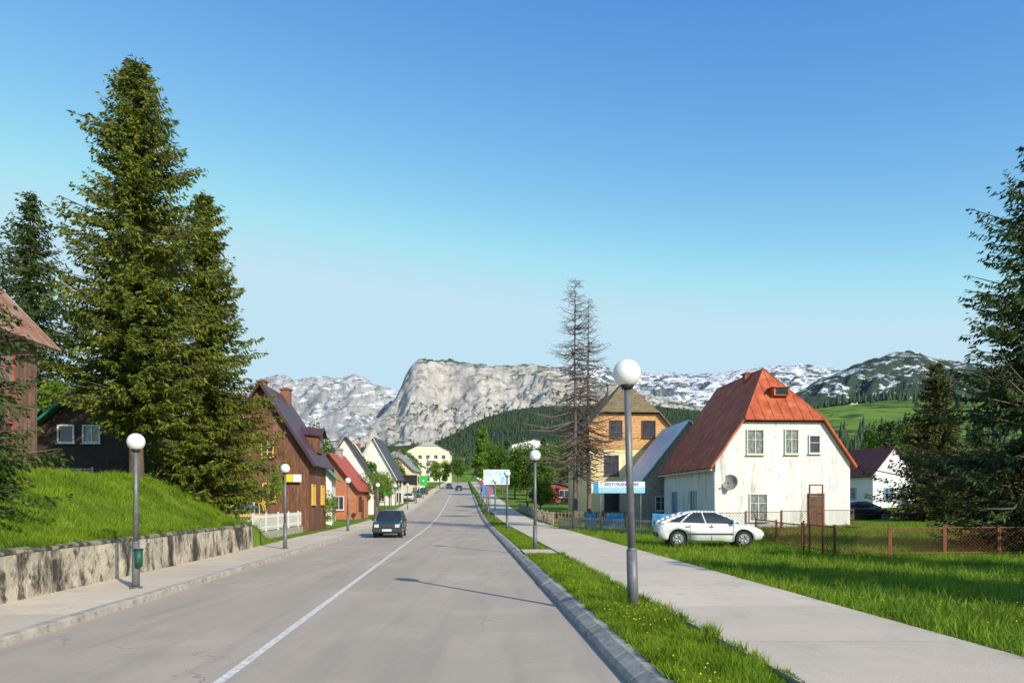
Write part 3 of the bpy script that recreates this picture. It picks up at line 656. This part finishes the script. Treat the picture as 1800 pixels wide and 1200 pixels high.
def mountain(name,prof,d,D,z0,amp,mat,cliff=None,nx=300,nt_=70,fs=.0016,seed=0,crestn=6):
    xs=np.linspace(prof[0][0],prof[-1][0],nx); px=[p[0] for p in prof]; pz=[p[1] for p in prof]
    cr=np.interp(xs,px,pz)
    b=MB()
    def fn(i,j):
        x=xs[i]; t=j/(nt_-14); c_=cr[i]
        if t<=1:
            yy=d-D*(1-t); s=t**1.1
            if cliff:
                w=sm((x-cliff[0])/60)*sm((cliff[1]-x)/450)
                tc_=.60+.10*noise.noise(Vector((x*.0035,2,1)))+.00018*(x+700)
                wd=.24+.08*noise.noise(Vector((x*.004,8,1)))
                k=.40*t/tc_ if t<tc_ else .40+.52*(t-tc_)/wd if t<tc_+wd else .92+.08*(t-tc_-wd)/max(.02,1-tc_-wd)
                s=mix(s,min(1,k),w)
            env=(t*(1-t)*4)**.7
            sx=x*(yy/d)
        else:
            yy=d+(t-1)*D; s=1-(t-1)*1.2; env=0.2; sx=x
        v=Vector((sx*fs+seed,yy*fs,(z0+(c_-z0)*s)*fs*.8+seed))
        n_=noise.ridged_multi_fractal(v,.9,2.1,6,1.0,2.0)-1.0
        n2=noise.fractal(Vector((sx*fs*5,yy*fs*5,seed)),.8,2,5)
        z=z0+(c_-z0)*s+n_*amp*env+n2*amp*.35*(env+.1)
        jag=(noise.fractal(Vector((sx*.02,seed,1)),.8,2,4)+noise.noise(Vector((sx*.006,seed,4))))*crestn
        if t<=1:
            lim=(c_*(yy/d))*(.995-.05*(1-t))
            if z>lim-40: z=lim-40*math.exp(-(z-lim+40)/40)
        if t>.8: z+=jag*sm((t-.8)/.2)
        return (sx,yy,z)
    b.grid(fn,nx,nt_,smooth=True)
    o=b.obj(name,[mat]); o['kind']='structure'; return o
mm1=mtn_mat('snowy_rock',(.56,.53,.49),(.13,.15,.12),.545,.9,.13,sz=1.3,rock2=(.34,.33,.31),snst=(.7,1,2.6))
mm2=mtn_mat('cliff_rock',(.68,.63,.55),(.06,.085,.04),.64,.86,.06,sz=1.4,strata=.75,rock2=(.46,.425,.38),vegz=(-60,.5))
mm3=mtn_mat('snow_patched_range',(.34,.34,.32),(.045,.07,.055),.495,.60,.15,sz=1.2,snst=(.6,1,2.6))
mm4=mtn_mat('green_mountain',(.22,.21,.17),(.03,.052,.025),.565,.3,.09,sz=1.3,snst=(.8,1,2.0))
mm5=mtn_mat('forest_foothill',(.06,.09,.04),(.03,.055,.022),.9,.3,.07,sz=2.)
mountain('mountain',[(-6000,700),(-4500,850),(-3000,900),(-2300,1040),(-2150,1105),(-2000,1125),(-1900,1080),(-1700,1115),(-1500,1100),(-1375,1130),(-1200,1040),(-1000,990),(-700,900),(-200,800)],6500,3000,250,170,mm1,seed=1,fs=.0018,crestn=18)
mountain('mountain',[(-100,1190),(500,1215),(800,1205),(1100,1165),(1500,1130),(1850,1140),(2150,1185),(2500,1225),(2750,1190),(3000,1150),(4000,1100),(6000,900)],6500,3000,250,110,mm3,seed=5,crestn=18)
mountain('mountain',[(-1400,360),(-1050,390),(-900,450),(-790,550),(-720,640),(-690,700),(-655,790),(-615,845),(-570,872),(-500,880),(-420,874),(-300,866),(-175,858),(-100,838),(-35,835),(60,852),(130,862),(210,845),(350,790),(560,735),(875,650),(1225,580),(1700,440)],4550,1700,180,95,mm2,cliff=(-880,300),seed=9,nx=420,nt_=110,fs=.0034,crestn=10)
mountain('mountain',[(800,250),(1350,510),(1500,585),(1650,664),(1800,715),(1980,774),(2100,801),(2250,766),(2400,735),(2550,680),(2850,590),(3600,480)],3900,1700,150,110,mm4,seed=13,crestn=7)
FP=[(-2600,130),(-1200,180),(-600,190),(-400,195),(-280,210),(-200,245),(-100,300),(0,330),(200,345),(400,350),(600,330),(800,318),(1000,335),(1200,350),(1400,340),(1800,320),(2400,280)]
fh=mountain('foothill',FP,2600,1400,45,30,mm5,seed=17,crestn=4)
me=fh.data; vs=np.empty(len(me.vertices)*3,dtype=np.float32); me.vertices.foreach_get('co',vs); vs=vs.reshape(-1,3)
rg=np.random.default_rng(8); sel=vs[(vs[:,1]<2650)&(vs[:,1]>1350)&(np.abs(vs[:,0])<vs[:,1]*.8)]
pick=sel[rg.integers(0,len(sel),15000)]+np.c_[rg.uniform(-8,8,15000),rg.uniform(-8,8,15000),np.full(15000,-4)]
keep=[noise.noise(Vector((float(p[0])*.004,float(p[1])*.004,5)))>-.2 for p in pick]
pick=pick[np.array(keep)]
cones('conifer_forest',pick,rg.uniform(12,22,len(pick)),m_far,'dense dark conifer forest covering the foothills')
# ---------------------------------------------------------------- grass blades
m_blade=foliage('grass_blades',(.15,.25,.012),(.31,.44,.03),(.10,.18,.012),.35)
def blades(name,pts,hmin,hmax,w,label,seed=1):
    rg=np.random.default_rng(seed); P=np.array(pts); n=len(P)
    a=rg.uniform(0,6.28,n); h=rg.uniform(hmin,hmax,n)
    cl=np.array([noise.noise(Vector((p[0]*1.6,p[1]*1.6,4)))+.6*noise.noise(Vector((p[0]*5,p[1]*5,4))) for p in pts]); h*=np.clip(1+1.2*cl,.3,2.2)
    V=np.empty((n,3,3)); dx=np.cos(a)*w;dy=np.sin(a)*w
    V[:,0]=P; V[:,0,0]-=dx; V[:,0,1]-=dy; V[:,1]=P; V[:,1,0]+=dx; V[:,1,1]+=dy
    V[:,2]=P; V[:,2,0]+=rg.normal(size=n)*h*.4; V[:,2,1]+=rg.normal(size=n)*h*.4; V[:,2,2]+=h
    o=npobj(name,V.reshape(-1,3),3,[m_blade]); o['kind']='stuff'; top('',label,'grass',o=o)
pts=[]
for _ in range(80000):
    y_=4.5+ (random.random()**1.6)*21; 
    if 24.9<y_<27.1: continue
    nb_=.07*noise.noise(Vector((y_*1.7,0,3)))+.05*noise.noise(Vector((y_*6,0,3))); uu=random.uniform(.22,1.55)
    if uu<.27+max(0,nb_) or uu>PI+.04+nb_: continue
    x=XR(y_)+uu; pts.append((x,y_,.26 if uu>PI else H(x,y_) if uu>.34 else .18))
for _ in range(16000):
    y_=random.uniform(27.1,80); x=XR(y_)+random.uniform(.33,PI); pts.append((x,y_,H(x,y_)))
blades('verge_grass',pts,.05,.13,.007,'green grass on the strip between kerb and pavement',1)
pts=[]
for _ in range(120000):
    y_=7+(random.random()**1.3)*38; uu=4.3+random.random()**1.2*24
    x=XR(y_)+uu
    if uu<PO+.14*noise.noise(Vector((y_*1.3,0,5))) or x>y_*.75 or (12<x<21 and y_>44.5): continue
    pts.append((x,y_,max(H(x,y_),.25 if uu<PO else 0)))
blades('lawn_grass',pts,.07,.20,.011,'lush green grass on the lawn beside the pavement',2)
pts=[]
for _ in range(90000):
    y_=random.uniform(11,34); uu=-10.46-random.random()**1.1*7; x=XR(y_)+uu
    pts.append((x,y_,H(x,y_)))
for _ in range(2500):
    y_=random.uniform(29.6,34); uu=random.uniform(-11.3,-10.2); x=XR(y_)+uu
    pts.append((x,y_,H(x,y_)+.02))
for _ in range(14000):
    y_=random.uniform(11,29.5); q=noise.noise(Vector((y_*.9,3,3)))+.5*noise.noise(Vector((y_*3,3,3)))
    if q<-.15: continue
    uo=random.uniform(-10.5,-10.28+.14*min(1,q+.15)); x=XR(y_)+uo
    pts.append((x,y_,1.07-(.10*random.random() if uo>-10.19 else 0)))
blades('bank_grass',pts,.06,.18,.011,'bright green grass on the bank above the wall',3)
m_flower=M('dandelion',(.8,.6,.02),(.7,.5,.02),3,.7)
V=[]
for _ in range(420):
    if random.random()<.5: y_=random.uniform(6,23); uu=random.uniform(.4,1.3)
    else: y_=random.uniform(9,26); uu=random.uniform(4.5,9)
    x=XR(y_)+uu; z=H(x,y_)+random.uniform(.06,.14); s=.016
    if noise.noise(Vector((x*.5,y_*.4,9)))<-.05: continue
    V+=[(x-s,y_,z),(x,y_-s*.8,z+.01),(x+s,y_,z),(x,y_+s*.8,z+.02)]
o=npobj('wildflowers',np.array(V),4,[m_flower]); o['kind']='stuff'; top('','small yellow dandelions scattered in the grass','flowers',o=o)
# ---------------------------------------------------------------- fences
def meshfence(name,label,p0,p1,h,npan,fm,wm,z0f,spacing=.12,wr=.005,toprail=True,group=None):
    p0=Vector(p0);p1=Vector(p1)
    for k in range(npan):
        a=p0.lerp(p1,k/npan); c=p0.lerp(p1,(k+1)/npan); d=(c-a); L=d.length; rz=math.atan2(d.y,d.x)
        t=top(name,label,'fence',(a.x,a.y,z0f(a.x,a.y)),rz,group)
        b=MB(); b.box((.03,0,h/2),(.05,.05,h+.1)); b.box((L-.03,0,h/2),(.05,.05,h+.1))
        b.box((L/2,0,h-.03),(L-.11,.035,.035)); b.box((L/2,0,.1),(L-.11,.035,.035)); b.obj('fence_frame',[fm],t)
        b=MB(); W=L-.1; hh=h-.16; s=-hh
        while s<W:
            for sg in(0,1):
                x0=max(s,0);x1=min(s+hh,W); za=x0-s; zb=x1-s
                if sg: za=hh-za; zb=hh-zb
                b.cyl((.05+x0,0,.12+za),(.05+x1,0,.12+zb),wr,n=3,caps=False)
            s+=spacing
        b.obj('wire_mesh',[wm],t)
meshfence('wire_fence','low rusty iron fence panel with wire mesh on the lawn',(10.6,24.3),(19.8,24.6),.95,5,m_rust,m_rust,H,group='rusty fence panels',wr=.006)
meshfence('wire_fence','low rusty iron fence panel in front of white house',(11.0,41),(18.5,40),1.15,4,m_rust,m_rust,H,wr=.007,spacing=.16,group='rusty fence panels')
meshfence('wire_fence','low rusty iron fence panel in front of white house',(10.6,24.3),(11.2,34),.95,3,m_rust,m_rust,H,wr=.007,spacing=.16,group='rusty fence panels')
gt=top('garden_gate','tall rusty iron gate frame without a gate','gate',(9.9,24.6,.2),.05)
b=MB()
for x,h in((-.2,1.15),(0,2.35),(.44,2.35)): b.cyl((x,0,-.2),(x,0,h),.028,n=8)
b.cyl((0,0,2.33),(.44,0,2.33),.02,n=6); b.cyl((0,0,1.6),(.44,0,1.7),.015,n=6); b.cyl((-.2,0,.95),(0,0,.95),.015,n=6); b.obj('gate_frame',[m_rust],gt)
m_wf=M('white_fence_paint',(.74,.74,.72),(.58,.58,.55),6,.6)
def barfence(name,label,p0,p1,h,fm,z0f,sp=.12,panel=2.5,group=None,pw=.03):
    p0=Vector(p0);p1=Vector(p1);n=max(1,round((p1-p0).length/panel))
    for k in range(n):
        a=p0.lerp(p1,k/n); c=p0.lerp(p1,(k+1)/n); d=c-a; L=d.length
        t=top(name,label,'fence',(a.x,a.y,z0f(a.x,a.y)),math.atan2(d.y,d.x),group)
        b=MB(); b.box((.04,0,h/2),(.07,.07,h+.15)); b.obj('post',[fm],t)
        b=MB(); b.box((L/2+.04,0,.22),(L-.08,.03,.05)); b.box((L/2+.04,0,h-.12),(L-.08,.03,.05)); b.obj('rail',[fm],t)
        b=MB(); x=.12
        while x<L-.02: b.box((x,-.025,h/2+.03),(pw,.018,h-.06+random.uniform(-.02,.02))); x+=sp
        b.obj('pickets',[fm],t)
lwall=top('garden_wall','low pale concrete plinth under the white railings','wall')
b=MB()
for i in range(34,48): b.poly([(XR(i)-11.38,i,.1),(XR(i+1)-11.38,i+1,.1),(XR(i+1)-11.38,i+1,.5),(XR(i)-11.38,i,.5)]); b.poly([(XR(i)-11.38,i,.5),(XR(i+1)-11.38,i+1,.5),(XR(i+1)-11.62,i+1,.5),(XR(i)-11.62,i,.5)])
b.poly([(XR(34)-11.62,34,.1),(XR(34)-11.38,34,.1),(XR(34)-11.38,34,.5),(XR(34)-11.62,34,.5)])
b.obj('wall_face',[m_kerb],lwall)
barfence('white_fence','white painted metal railings on a low wall by the pavement',(XR(34)-11.5,34),(XR(48)-11.5,48),.85,m_wf,lambda x,y:.5,sp=.15,group='white fence panels',pw=.028)
meshfence('wire_fence','light grey wire mesh garden fence on the bank',(-16.2,34.6),(-11.9,34.2),1.05,3,m_wf,m_wf,lambda x,y:.95,wr=.008,group='garden wire fence panels',spacing=.14)
meshfence('wire_fence','light grey wire mesh fence beside dark house',(-21.5,33),(-18.7,33),.6,2,m_wf,m_wf,lambda x,y:H(x,y),wr=.008,group='garden wire fence panels')
m_oldw=M('weathered_pickets',(.45,.39,.31),(.3,.25,.2),6,.9,.3,30)
barfence('picket_fence','weathered low wooden picket fence under dead conifers',(3.0,47),(8.5,36.5),.8,m_oldw,H,sp=.16,group='weathered picket fence panels',pw=.07)
m_brw=M('brown_rail',(.28,.16,.09),(.2,.11,.07),6,.9)
barfence('wooden_fence','low brown wooden fence beside the pavement',(XR(56)+5,56),(XR(92)+5,92),.9,m_oldw,H,sp=.2,panel=4,group='wooden fence panels',pw=.09)
barfence('wooden_fence','low brown wooden fence around garden',(2.5,60),(10,62),.9,m_brw,H,sp=.3,panel=3,group='wooden fence panels',pw=.07)
# ---------------------------------------------------------------- signs
m_blue=M('sign_blue',(.05,.3,.62),(.04,.26,.55),3,.45); m_lblue=M('sign_light_blue',(.30,.66,.82),(.25,.58,.76),3,.45); m_dbl=M('letter_blue',(.02,.16,.45),(.02,.14,.4),3,.5)
sg=top('shop_sign','light blue and white sign board with lettering on posts','sign',(6.75,46.2,.2),0)
b=MB(); b.box((.1,0,2.47),(2.9,.06,.36)); b.obj('sign_board',[m_lblue],sg)
b=MB(); b.box((.1,0,2.83),(2.9,.06,.355)); b.obj('sign_board',[m_sgn_w],sg)
b=MB(); b.box((-1.52,-.0,2.65),(.3,.08,.75)); b.obj('sign_end',[m_blue],sg)
for x in(-1.2,1.3):
    b=MB(); b.cyl((x,.08,-.3),(x,.08,2.9),.035); b.obj('post',[m_pole],sg)
text('RESTORAN  SOBE',.27,m_dbl,sg,(.1,-.045,2.83)); text('APARTMANI  ROOMS',.25,m_sgn_w,sg,(.1,-.045,2.48))
for (x,y_,w_) in((6.2,44.5,1.1),(9.0,43.5,1.5),(4.8,45.0,.7)):
    bb=top('banner','blue fabric banner hung along the garden fence','banner',(x,y_,.25),-.1)
    b=MB(); b.grid(lambda i,j:(-w_/2+w_*i/12,.04*math.sin(i*1.1),.2+.8*j/5+.02*math.sin(i*.8)),13,6); b.obj('banner_cloth',[m_blue],bb)
    for xx in(-w_/2,w_/2):
        b=MB(); b.cyl((xx,0,-.2),(xx,0,1.1),.025,n=8); b.obj('post',[m_dark],bb)
# satellite dish
sd=top('satellite_dish','round grey satellite dish mounted on white house wall','satellite dish',(13.25,44.72,3.05),rad(-35))
b=MB(); b.grid(lambda i,j:(.5*i/8*math.cos(j*math.pi/12),-.12-(.5*i/8)**2*.6,.5*i/8*math.sin(j*math.pi/12)),9,24,closev=True); o=b.obj('dish',[m_conc2],sd); o.modifiers.new('s','SOLIDIFY').thickness=.015; o.rotation_euler=(rad(-15),0,0)
b=MB(); b.cyl((0,-.12,0),(0,.25,-.1),.025,n=8); b.cyl((0,-.12,-.35),(0,-.55,0),.012,n=6); b.box((0,-.57,.02),(.07,.12,.07)); b.obj('bracket',[m_dark],sd)
# billboards and road signs
bbd=top('billboard','white and blue advertising billboard on posts by the road','billboard',(XR(74)+1.5,74,rise(74)+.2),.05)
b=MB(); b.box((0,0,3.95),(2.6,.12,1.5)); b.obj('frame',[m_sgn_w],bbd)
m_bill=M('billboard_print',(.25,.5,.78),(.78,.83,.88),1.2,.5); b=MB(); b.poly([(-1.22,-.065,3.28),(1.22,-.065,3.28),(1.22,-.065,4.62),(-1.22,-.065,4.62)]); b.obj('poster',[m_bill],bbd)
for x in(-1,1):
    b=MB(); b.cyl((x,.14,-.3),(x,.14,4.0),.07); b.obj('post',[m_pole],bbd)
m_green=M('sign_green',(.04,.5,.08),(.03,.42,.07),3,.5); m_redp=M('sign_red',(.6,.03,.03),(.5,.03,.03),3,.5)
def board(x,y_,z,w_,h_,m,lab):
    t=top('advertising_board',lab,'sign',(x,y_,rise(y_)+.1),.0)
    b=MB(); b.box((0,0,z),(w_,.08,h_)); b.obj('panel',[m],t)
    for s in(-1,1):
        b=MB(); b.cyl((s*w_*.4,.09,-.2),(s*w_*.4,.09,z),.05,n=8); b.obj('post',[m_pole],t)
board(XR(110)-10.3,110,3.6,3.2,1.5,m_blk,'dark advertising board above the pavement')
board(XR(150)-10,150,3.0,1.8,2.0,m_green,'bright green advertising board near shops')
board(XR(150)-12.3,151,3.0,1.6,1.6,m_blue,'blue advertising board near shops')
board(XR(90)+.9,90,2.6,.8,1.5,m_blue,'narrow blue information board on verge')
board(XR(100)+1.0,100,3.0,.9,1.7,m_redp,'narrow red information board on verge')
board(XR(88)-10.8,88,2.4,1.0,.7,m_green,'small green shop board by pavement')
rs=top('road_sign','round blue no-stopping sign with red border','road sign',(XR(66)+.55,66,rise(66)+.2))
b=MB(); b.cyl((0,0,-.2),(0,0,2.9),.035,n=8); b.obj('post',[m_pole],rs)
b=MB(); b.cyl((0,-.05,2.6),(0,-.07,2.6),.34,n=28,mat=0); b.cyl((0,-.071,2.6),(0,-.075,2.6),.27,n=28,mat=1)
for s in(-1,1):
    for k in range(9): 
        q=-.2+k*.05
        b.box((q,-.08-.002*s,2.6+q*s),(.07,.006,.07),0)
b.obj('sign_face',[m_redp,m_blue],rs)
# ---------------------------------------------------------------- cars
m_tyre=M('tyre',(.02,.02,.02),(.03,.03,.03),20,.85); m_rim=M('rim',(.5,.5,.52),(.35,.35,.37),8,.35,metal=.7)
m_cg=M('car_glass',(.02,.025,.03),(.03,.035,.04),2,.04,spec=1.0); m_trim=M('car_trim',(.05,.05,.05),(.035,.035,.035),8,.6)
m_lens=M('headlight_lens',(.7,.7,.68),(.5,.5,.5),6,.08,spec=1); m_rlens=M('tail_lens',(.5,.02,.015),(.4,.02,.015),6,.12,spec=.8); m_plate=M('number_plate',(.75,.75,.75),(.7,.7,.7),3,.5)
def paint(n,c): 
    m=M(n,c,tuple(x*.93 for x in c),1.5,.25,spec=.6); m.node_tree.nodes['Principled BSDF'].inputs['Coat Weight'].default_value=.6; return m
def car(label,loc,rot,col,hatch=True,group=None):
    t=top('car',label,'car',loc,rot,group); pm_=paint('car_paint',col)
    if hatch:
        ST=[(-2.03,.42,.66,.67,.66),(-1.98,.3,.84,.88,.75),(-1.8,.24,.93,.98,.80),(-1.3,.2,.93,.96,.845),(-.5,.18,.91,.93,.85),(.4,.18,.89,.92,.85),(1.0,.18,.86,.92,.84),(1.35,.2,.80,.87,.82),(1.7,.23,.72,.78,.78),(1.92,.27,.63,.68,.71),(2.04,.36,.54,.56,.58)]
        gb=(-1.92,1.12,.90,.77); gt_=(-.95,.12,1.34,.57); wb=(-1.28,1.22); wr=.31; bw=.85; zm_=.6
    else:
        ST=[(-1.9,.36,.8,.82,.74),(-1.86,.3,.88,.91,.78),(-1.6,.25,.93,.95,.8),(-.5,.22,.92,.94,.81),(.4,.22,.92,.94,.81),(.85,.22,.92,.94,.81),(1.2,.22,.90,.93,.80),(1.65,.26,.86,.89,.79),(1.86,.3,.82,.84,.775),(1.9,.36,.76,.78,.75)]
        gb=(-1.75,.9,.91,.73); gt_=(-1.45,.35,1.43,.6); wb=(-1.15,1.15); wr=.3; bw=.81
    b=MB()
    def sec(s):
        x,zb,zs,zt,w=s; zm=(zb+zs)*.5
        h=[(0,zb),(w*.8,zb),(w*.96,zb+.1),(w,zm),(w*.985,mix(zm,zs,.6)),(w*.95,zs),(w*.8,mix(zs,zt,.7)),(w*.4,zt),(0,zt)]
        return [(x,y_,z) for y_,z in h]+[(x,-y_,z) for y_,z in h[-2:0:-1]]
    R_=[sec(s) for s in ST]; n=len(R_[0])
    b.grid(lambda i,j:R_[i][j],len(R_),n,closev=True); b.poly(R_[0],smooth=False); b.poly(R_[-1][::-1],smooth=False)
    bo=b.obj('body',[pm_,m_trim],t)
    bm=bmesh.new(); bm.from_mesh(bo.data); bmesh.ops.remove_doubles(bm,verts=bm.verts,dist=.0005); bmesh.ops.recalc_face_normals(bm,faces=bm.faces); bm.to_mesh(bo.data); bm.free()
    cb=MB()
    for x in wb:
        for s in(-1,1): cb.cyl((x,s*(bw-.24),wr+.01),(x,s*(bw+.2),wr+.01),wr+.055,n=28)
    co=cb.obj('cutter',[m_trim]); bm=bmesh.new(); bm.from_mesh(co.data); bmesh.ops.recalc_face_normals(bm,faces=bm.faces); bm.to_mesh(co.data); bm.free()
    md=bo.modifiers.new('b','BOOLEAN'); md.object=co; md.operation='DIFFERENCE'; md.solver='EXACT'
    bo.parent=None; dg=bpy.context.evaluated_depsgraph_get(); dg.update(); nm=bpy.data.meshes.new_from_object(bo.evaluated_get(dg)); bo.modifiers.clear(); bo.data=nm; bo.parent=t
    bpy.data.objects.remove(co)
    x0,x1,zb,wbm=gb; a0,a1,zt,wt=gt_
    def P(fx,side,fz):
        xa=mix(x0,x1,fx); xb=mix(a0,a1,fx); ww=mix(wbm,wt,fz)*(1-.06*abs(2*fx-1)**2)
        bulge=.03*math.sin(math.pi*fz)
        dz=-.06*(max(0,.35-fx)/.35)**2*fz if hatch else 0
        return (mix(xa,xb,fz)+(-.07*math.sin(math.pi*fz)*(1-fx) if hatch else 0)+.04*math.sin(math.pi*fz)*fx,side*(ww+bulge),mix(zb,zt,fz)+dz)
    for s in(-1,1):
        b=MB(); b.grid(lambda i,j:P(i/8,s,j/5),9,6); b.obj('side_window',[m_cg],t)
    b=MB(); b.grid(lambda i,j:(lambda p:(p[0]+.09*(1-(2*j/8-1)**2),p[1],p[2]))(P(1,2*j/8-1,i/5)),6,9); b.obj('windscreen',[m_cg],t)
    b=MB(); b.grid(lambda i,j:(lambda p:(p[0]-.06*(1-(2*j/8-1)**2),p[1],p[2]))(P(0,2*j/8-1,i/5)),6,9); b.obj('rear_window',[m_cg],t)
    b=MB()
    def RF(i,j):
        fx=-.03+1.06*i/10; sd_=2*j/10-1; p=P(max(0,min(1,fx)),sd_*1.02,1); ex=.09*(1-sd_**2) if i>=9 else (-.06*(1-sd_**2) if i<=1 else 0)
        return (p[0]+ex+(fx-max(0,min(1,fx)))*1.2,p[1],p[2]+.06*(1-abs(sd_)**2.5)*(1-.5*abs(2*fx-1)**3)+.003)
    b.grid(RF,11,11); b.obj('roof',[pm_],t)
    for s in(-1,1):
        b=MB()
        for fx,r in((0.0,.055),(1.0,.032),(.03,.05)):
            for q in range(5): b.cyl(P(fx,s,-.03+q*.206),P(fx,s,-.03+(q+1)*.206),r,r,6)
        for fx,r in((.56,.03),(.24,.035)): 
            for q in range(5): b.cyl(P(fx,s,q*.2),P(fx,s,(q+1)*.2),r,r,6)
        for k in range(8): b.cyl(P(k/8,s,1.0),P((k+1)/8,s,1.0),.032,n=6)
        b.obj('pillar',[pm_],t)
    for s in (-1,1):
        for x in wb:
            b=MB(); b.cyl((0,-.09,0),(0,.09,0),wr,n=28); b.cyl((0,-.1,0),(0,.1,0),wr*.9,n=28); w=b.obj('wheel',[m_tyre],t,(x,s*(bw-.12),wr))
            b=MB(); b.cyl((0,s*.101,0),(0,s*.106,0),wr*.66,n=24); b.cyl((0,s*.106,0),(0,s*.115,0),wr*.2,n=12)
            for k in range(5):
                a=k*2*math.pi/5; b.cyl((math.cos(a)*wr*.15,s*.108,math.sin(a)*wr*.15),(math.cos(a)*wr*.62,s*.108,math.sin(a)*wr*.62),.03,n=5)
            b.obj('rim',[m_rim],w)
            b=MB(); b.cyl((x,s*(bw-.28),wr),(x,s*(bw-.235),wr),wr+.05,n=24); b.obj('wheel_arch',[m_trim],t)
    xf=ST[-1][0]; xr=ST[0][0]
    for s in(-1,1):
        b=MB()
        if hatch: b.sphere((xf-.2,s*.55,.60),.13,14,sq=.5)
        else: b.box((xf-.035,s*.55,.66),(.1,.24,.17))
        b.obj('headlight',[m_lens],t,bevel=.01)
        b=MB(); b.box((xr+.09,s*.64,.72 if hatch else .68),(.08,.14,.24)); b.obj('tail_light',[m_rlens],t,bevel=.01)
        b=MB(); b.box((gb[1]-.28,s*(bw+.07),.97),(.11,.17,.12)); b.obj('wing_mirror',[m_trim if not hatch else pm_],t,bevel=.02)
        for dx in(.28,-.62):
            b=MB(); b.box((dx-.3,s*(bw-.005),.78),(.16,.03,.03)); b.obj('door_handle',[m_trim],t)
        b=MB(); b.box((-.05,s*bw,.5),(1.75,.03,.05))
        for dx in(.82,.0,-.82): b.box((dx,s*(bw-.02),.57),(.008,.032,.6))
        b.obj('side_moulding',[m_trim],t)
    b=MB(); b.box((xf-.03,0,.42),(.12,1.2 if hatch else 1.6,.09 if hatch else .16)); b.obj('bumper',[m_trim],t,bevel=.01)
    b=MB(); b.box((xr+.02,0,.46),(.12,1.25 if hatch else 1.5,.14)); b.obj('bumper',[m_trim],t,bevel=.01)
    if not hatch:
        b=MB(); b.box((xf,0,.67),(.02,.84,.16)); b.obj('grille',[m_trim],t)
    b=MB(); b.box((xf+.035,0,.43),(.01,.5,.11)); b.obj('number_plate',[m_plate],t)
    return t
car('white hatchback car parked on the grass beside white house',(7.75,29.3,.23),rad(-4),(.8,.81,.82))
car('dark teal boxy car driving along the road',(-6.85,41.6,0.0),rad(-90)+.07,(.012,.045,.052),hatch=False)
car('yellow car parked behind garden fence',(-13.9,39.0,.45),rad(-80),(.7,.48,.03),hatch=False)
for (uu,y_,c,lab,r) in((-10.6,120,(.6,.6,.62),'silver car parked beside the street shops',1.6),(-10.5,138,(.02,.15,.04),'green car parked beside the street shops',1.6),(-10.3,158,(.05,.05,.06),'dark car parked beside the street shops',1.6),(-3,190,(.04,.04,.05),'dark car driving in the far street',-1.5),(-6,215,(.5,.5,.5),'silver car in the far street',-1.5)):
    car(lab,(XR(y_)+uu,y_,rise(y_)+.12*(uu<-8)),r,c,hatch=True,group='cars along the far street')
car('dark grey car parked near small brown house',(24.5,52,.6),.2,(.03,.03,.035))
for (x,y_) in((21.5,62),(-17.5,62)):
    up=top('utility_pole','thin grey wooden utility pole with cross arm','utility pole',(x,y_,.3),0,'utility poles')
    b=MB(); b.cyl((0,0,-.5),(0,0,8),.11,.08,10); b.obj('pole',[m_barkg],up); b=MB(); b.box((0,-.12,7.5),(1.4,.08,.1)); b.obj('cross_arm',[m_barkg],up)
b=MB(); b.grid(lambda i,j:(22+i*3,58+j*3+.25*i,H(22+i*3,58+j*3+.25*i)+.06),20,2); o=b.obj('side_street',[m_conc]); o['kind']='structure'
# ---------------------------------------------------------------- light, world, camera
S=Vector((.59*math.cos(rad(28)),-.807*math.cos(rad(28)),math.sin(rad(28))))
sl=bpy.data.lights.new('sun','SUN'); sl.energy=5; sl.angle=rad(.5); sl.color=(1,.92,.78)
so=bpy.data.objects.new('sun',sl); C.objects.link(so); so.rotation_euler=S.to_track_quat('Z','Y').to_euler()
W=bpy.data.worlds.new('World'); bpy.context.scene.world=W; W.use_nodes=True; nt=W.node_tree
sk=nt.nodes.new('ShaderNodeTexSky'); sk.sky_type='NISHITA'; sk.sun_disc=False; sk.sun_elevation=rad(28); sk.sun_rotation=rad(180-36.2); sk.altitude=1400; sk.air_density=1.0; sk.dust_density=.6; sk.ozone_density=2.0
bg=nt.nodes['Background']; bg.inputs[1].default_value=.15
sc=nt.nodes.new('ShaderNodeSeparateColor'); cc=nt.nodes.new('ShaderNodeCombineColor'); nt.links.new(sk.outputs[0],sc.inputs[0])
for i,(p,a,mx) in enumerate(((1.9,8.0,.54),(1.38,3.35,.77),(.55,1.30,.90))):
    v=mth(nt,'MULTIPLY',sc.outputs[i],.13); v=mth(nt,'POWER',v,p); v=mth(nt,'MULTIPLY',v,a)
    n_=nd(nt,'ShaderNodeMath',operation='SMOOTH_MIN'); nt.links.new(v,n_.inputs[0]); n_.inputs[1].default_value=mx; n_.inputs[2].default_value=.12; v=mth(nt,'DIVIDE',n_.outputs[0],.15)
    nt.links.new(v,cc.inputs[i])
nt.links.new(cc.outputs[0],bg.inputs[0])
cam=bpy.data.cameras.new('camera'); co=bpy.data.objects.new('camera',cam); C.objects.link(co)
cam.lens=26; cam.sensor_width=36; cam.shift_y=280/1800; cam.clip_end=20000; cam.clip_start=.1
co.location=(0,0,2.0); co.rotation_euler=(math.pi/2,0,0)
bpy.context.scene.camera=co
vs_=bpy.context.scene.view_settings; vs_.view_transform='Standard'; vs_.look='None'; vs_.exposure=0
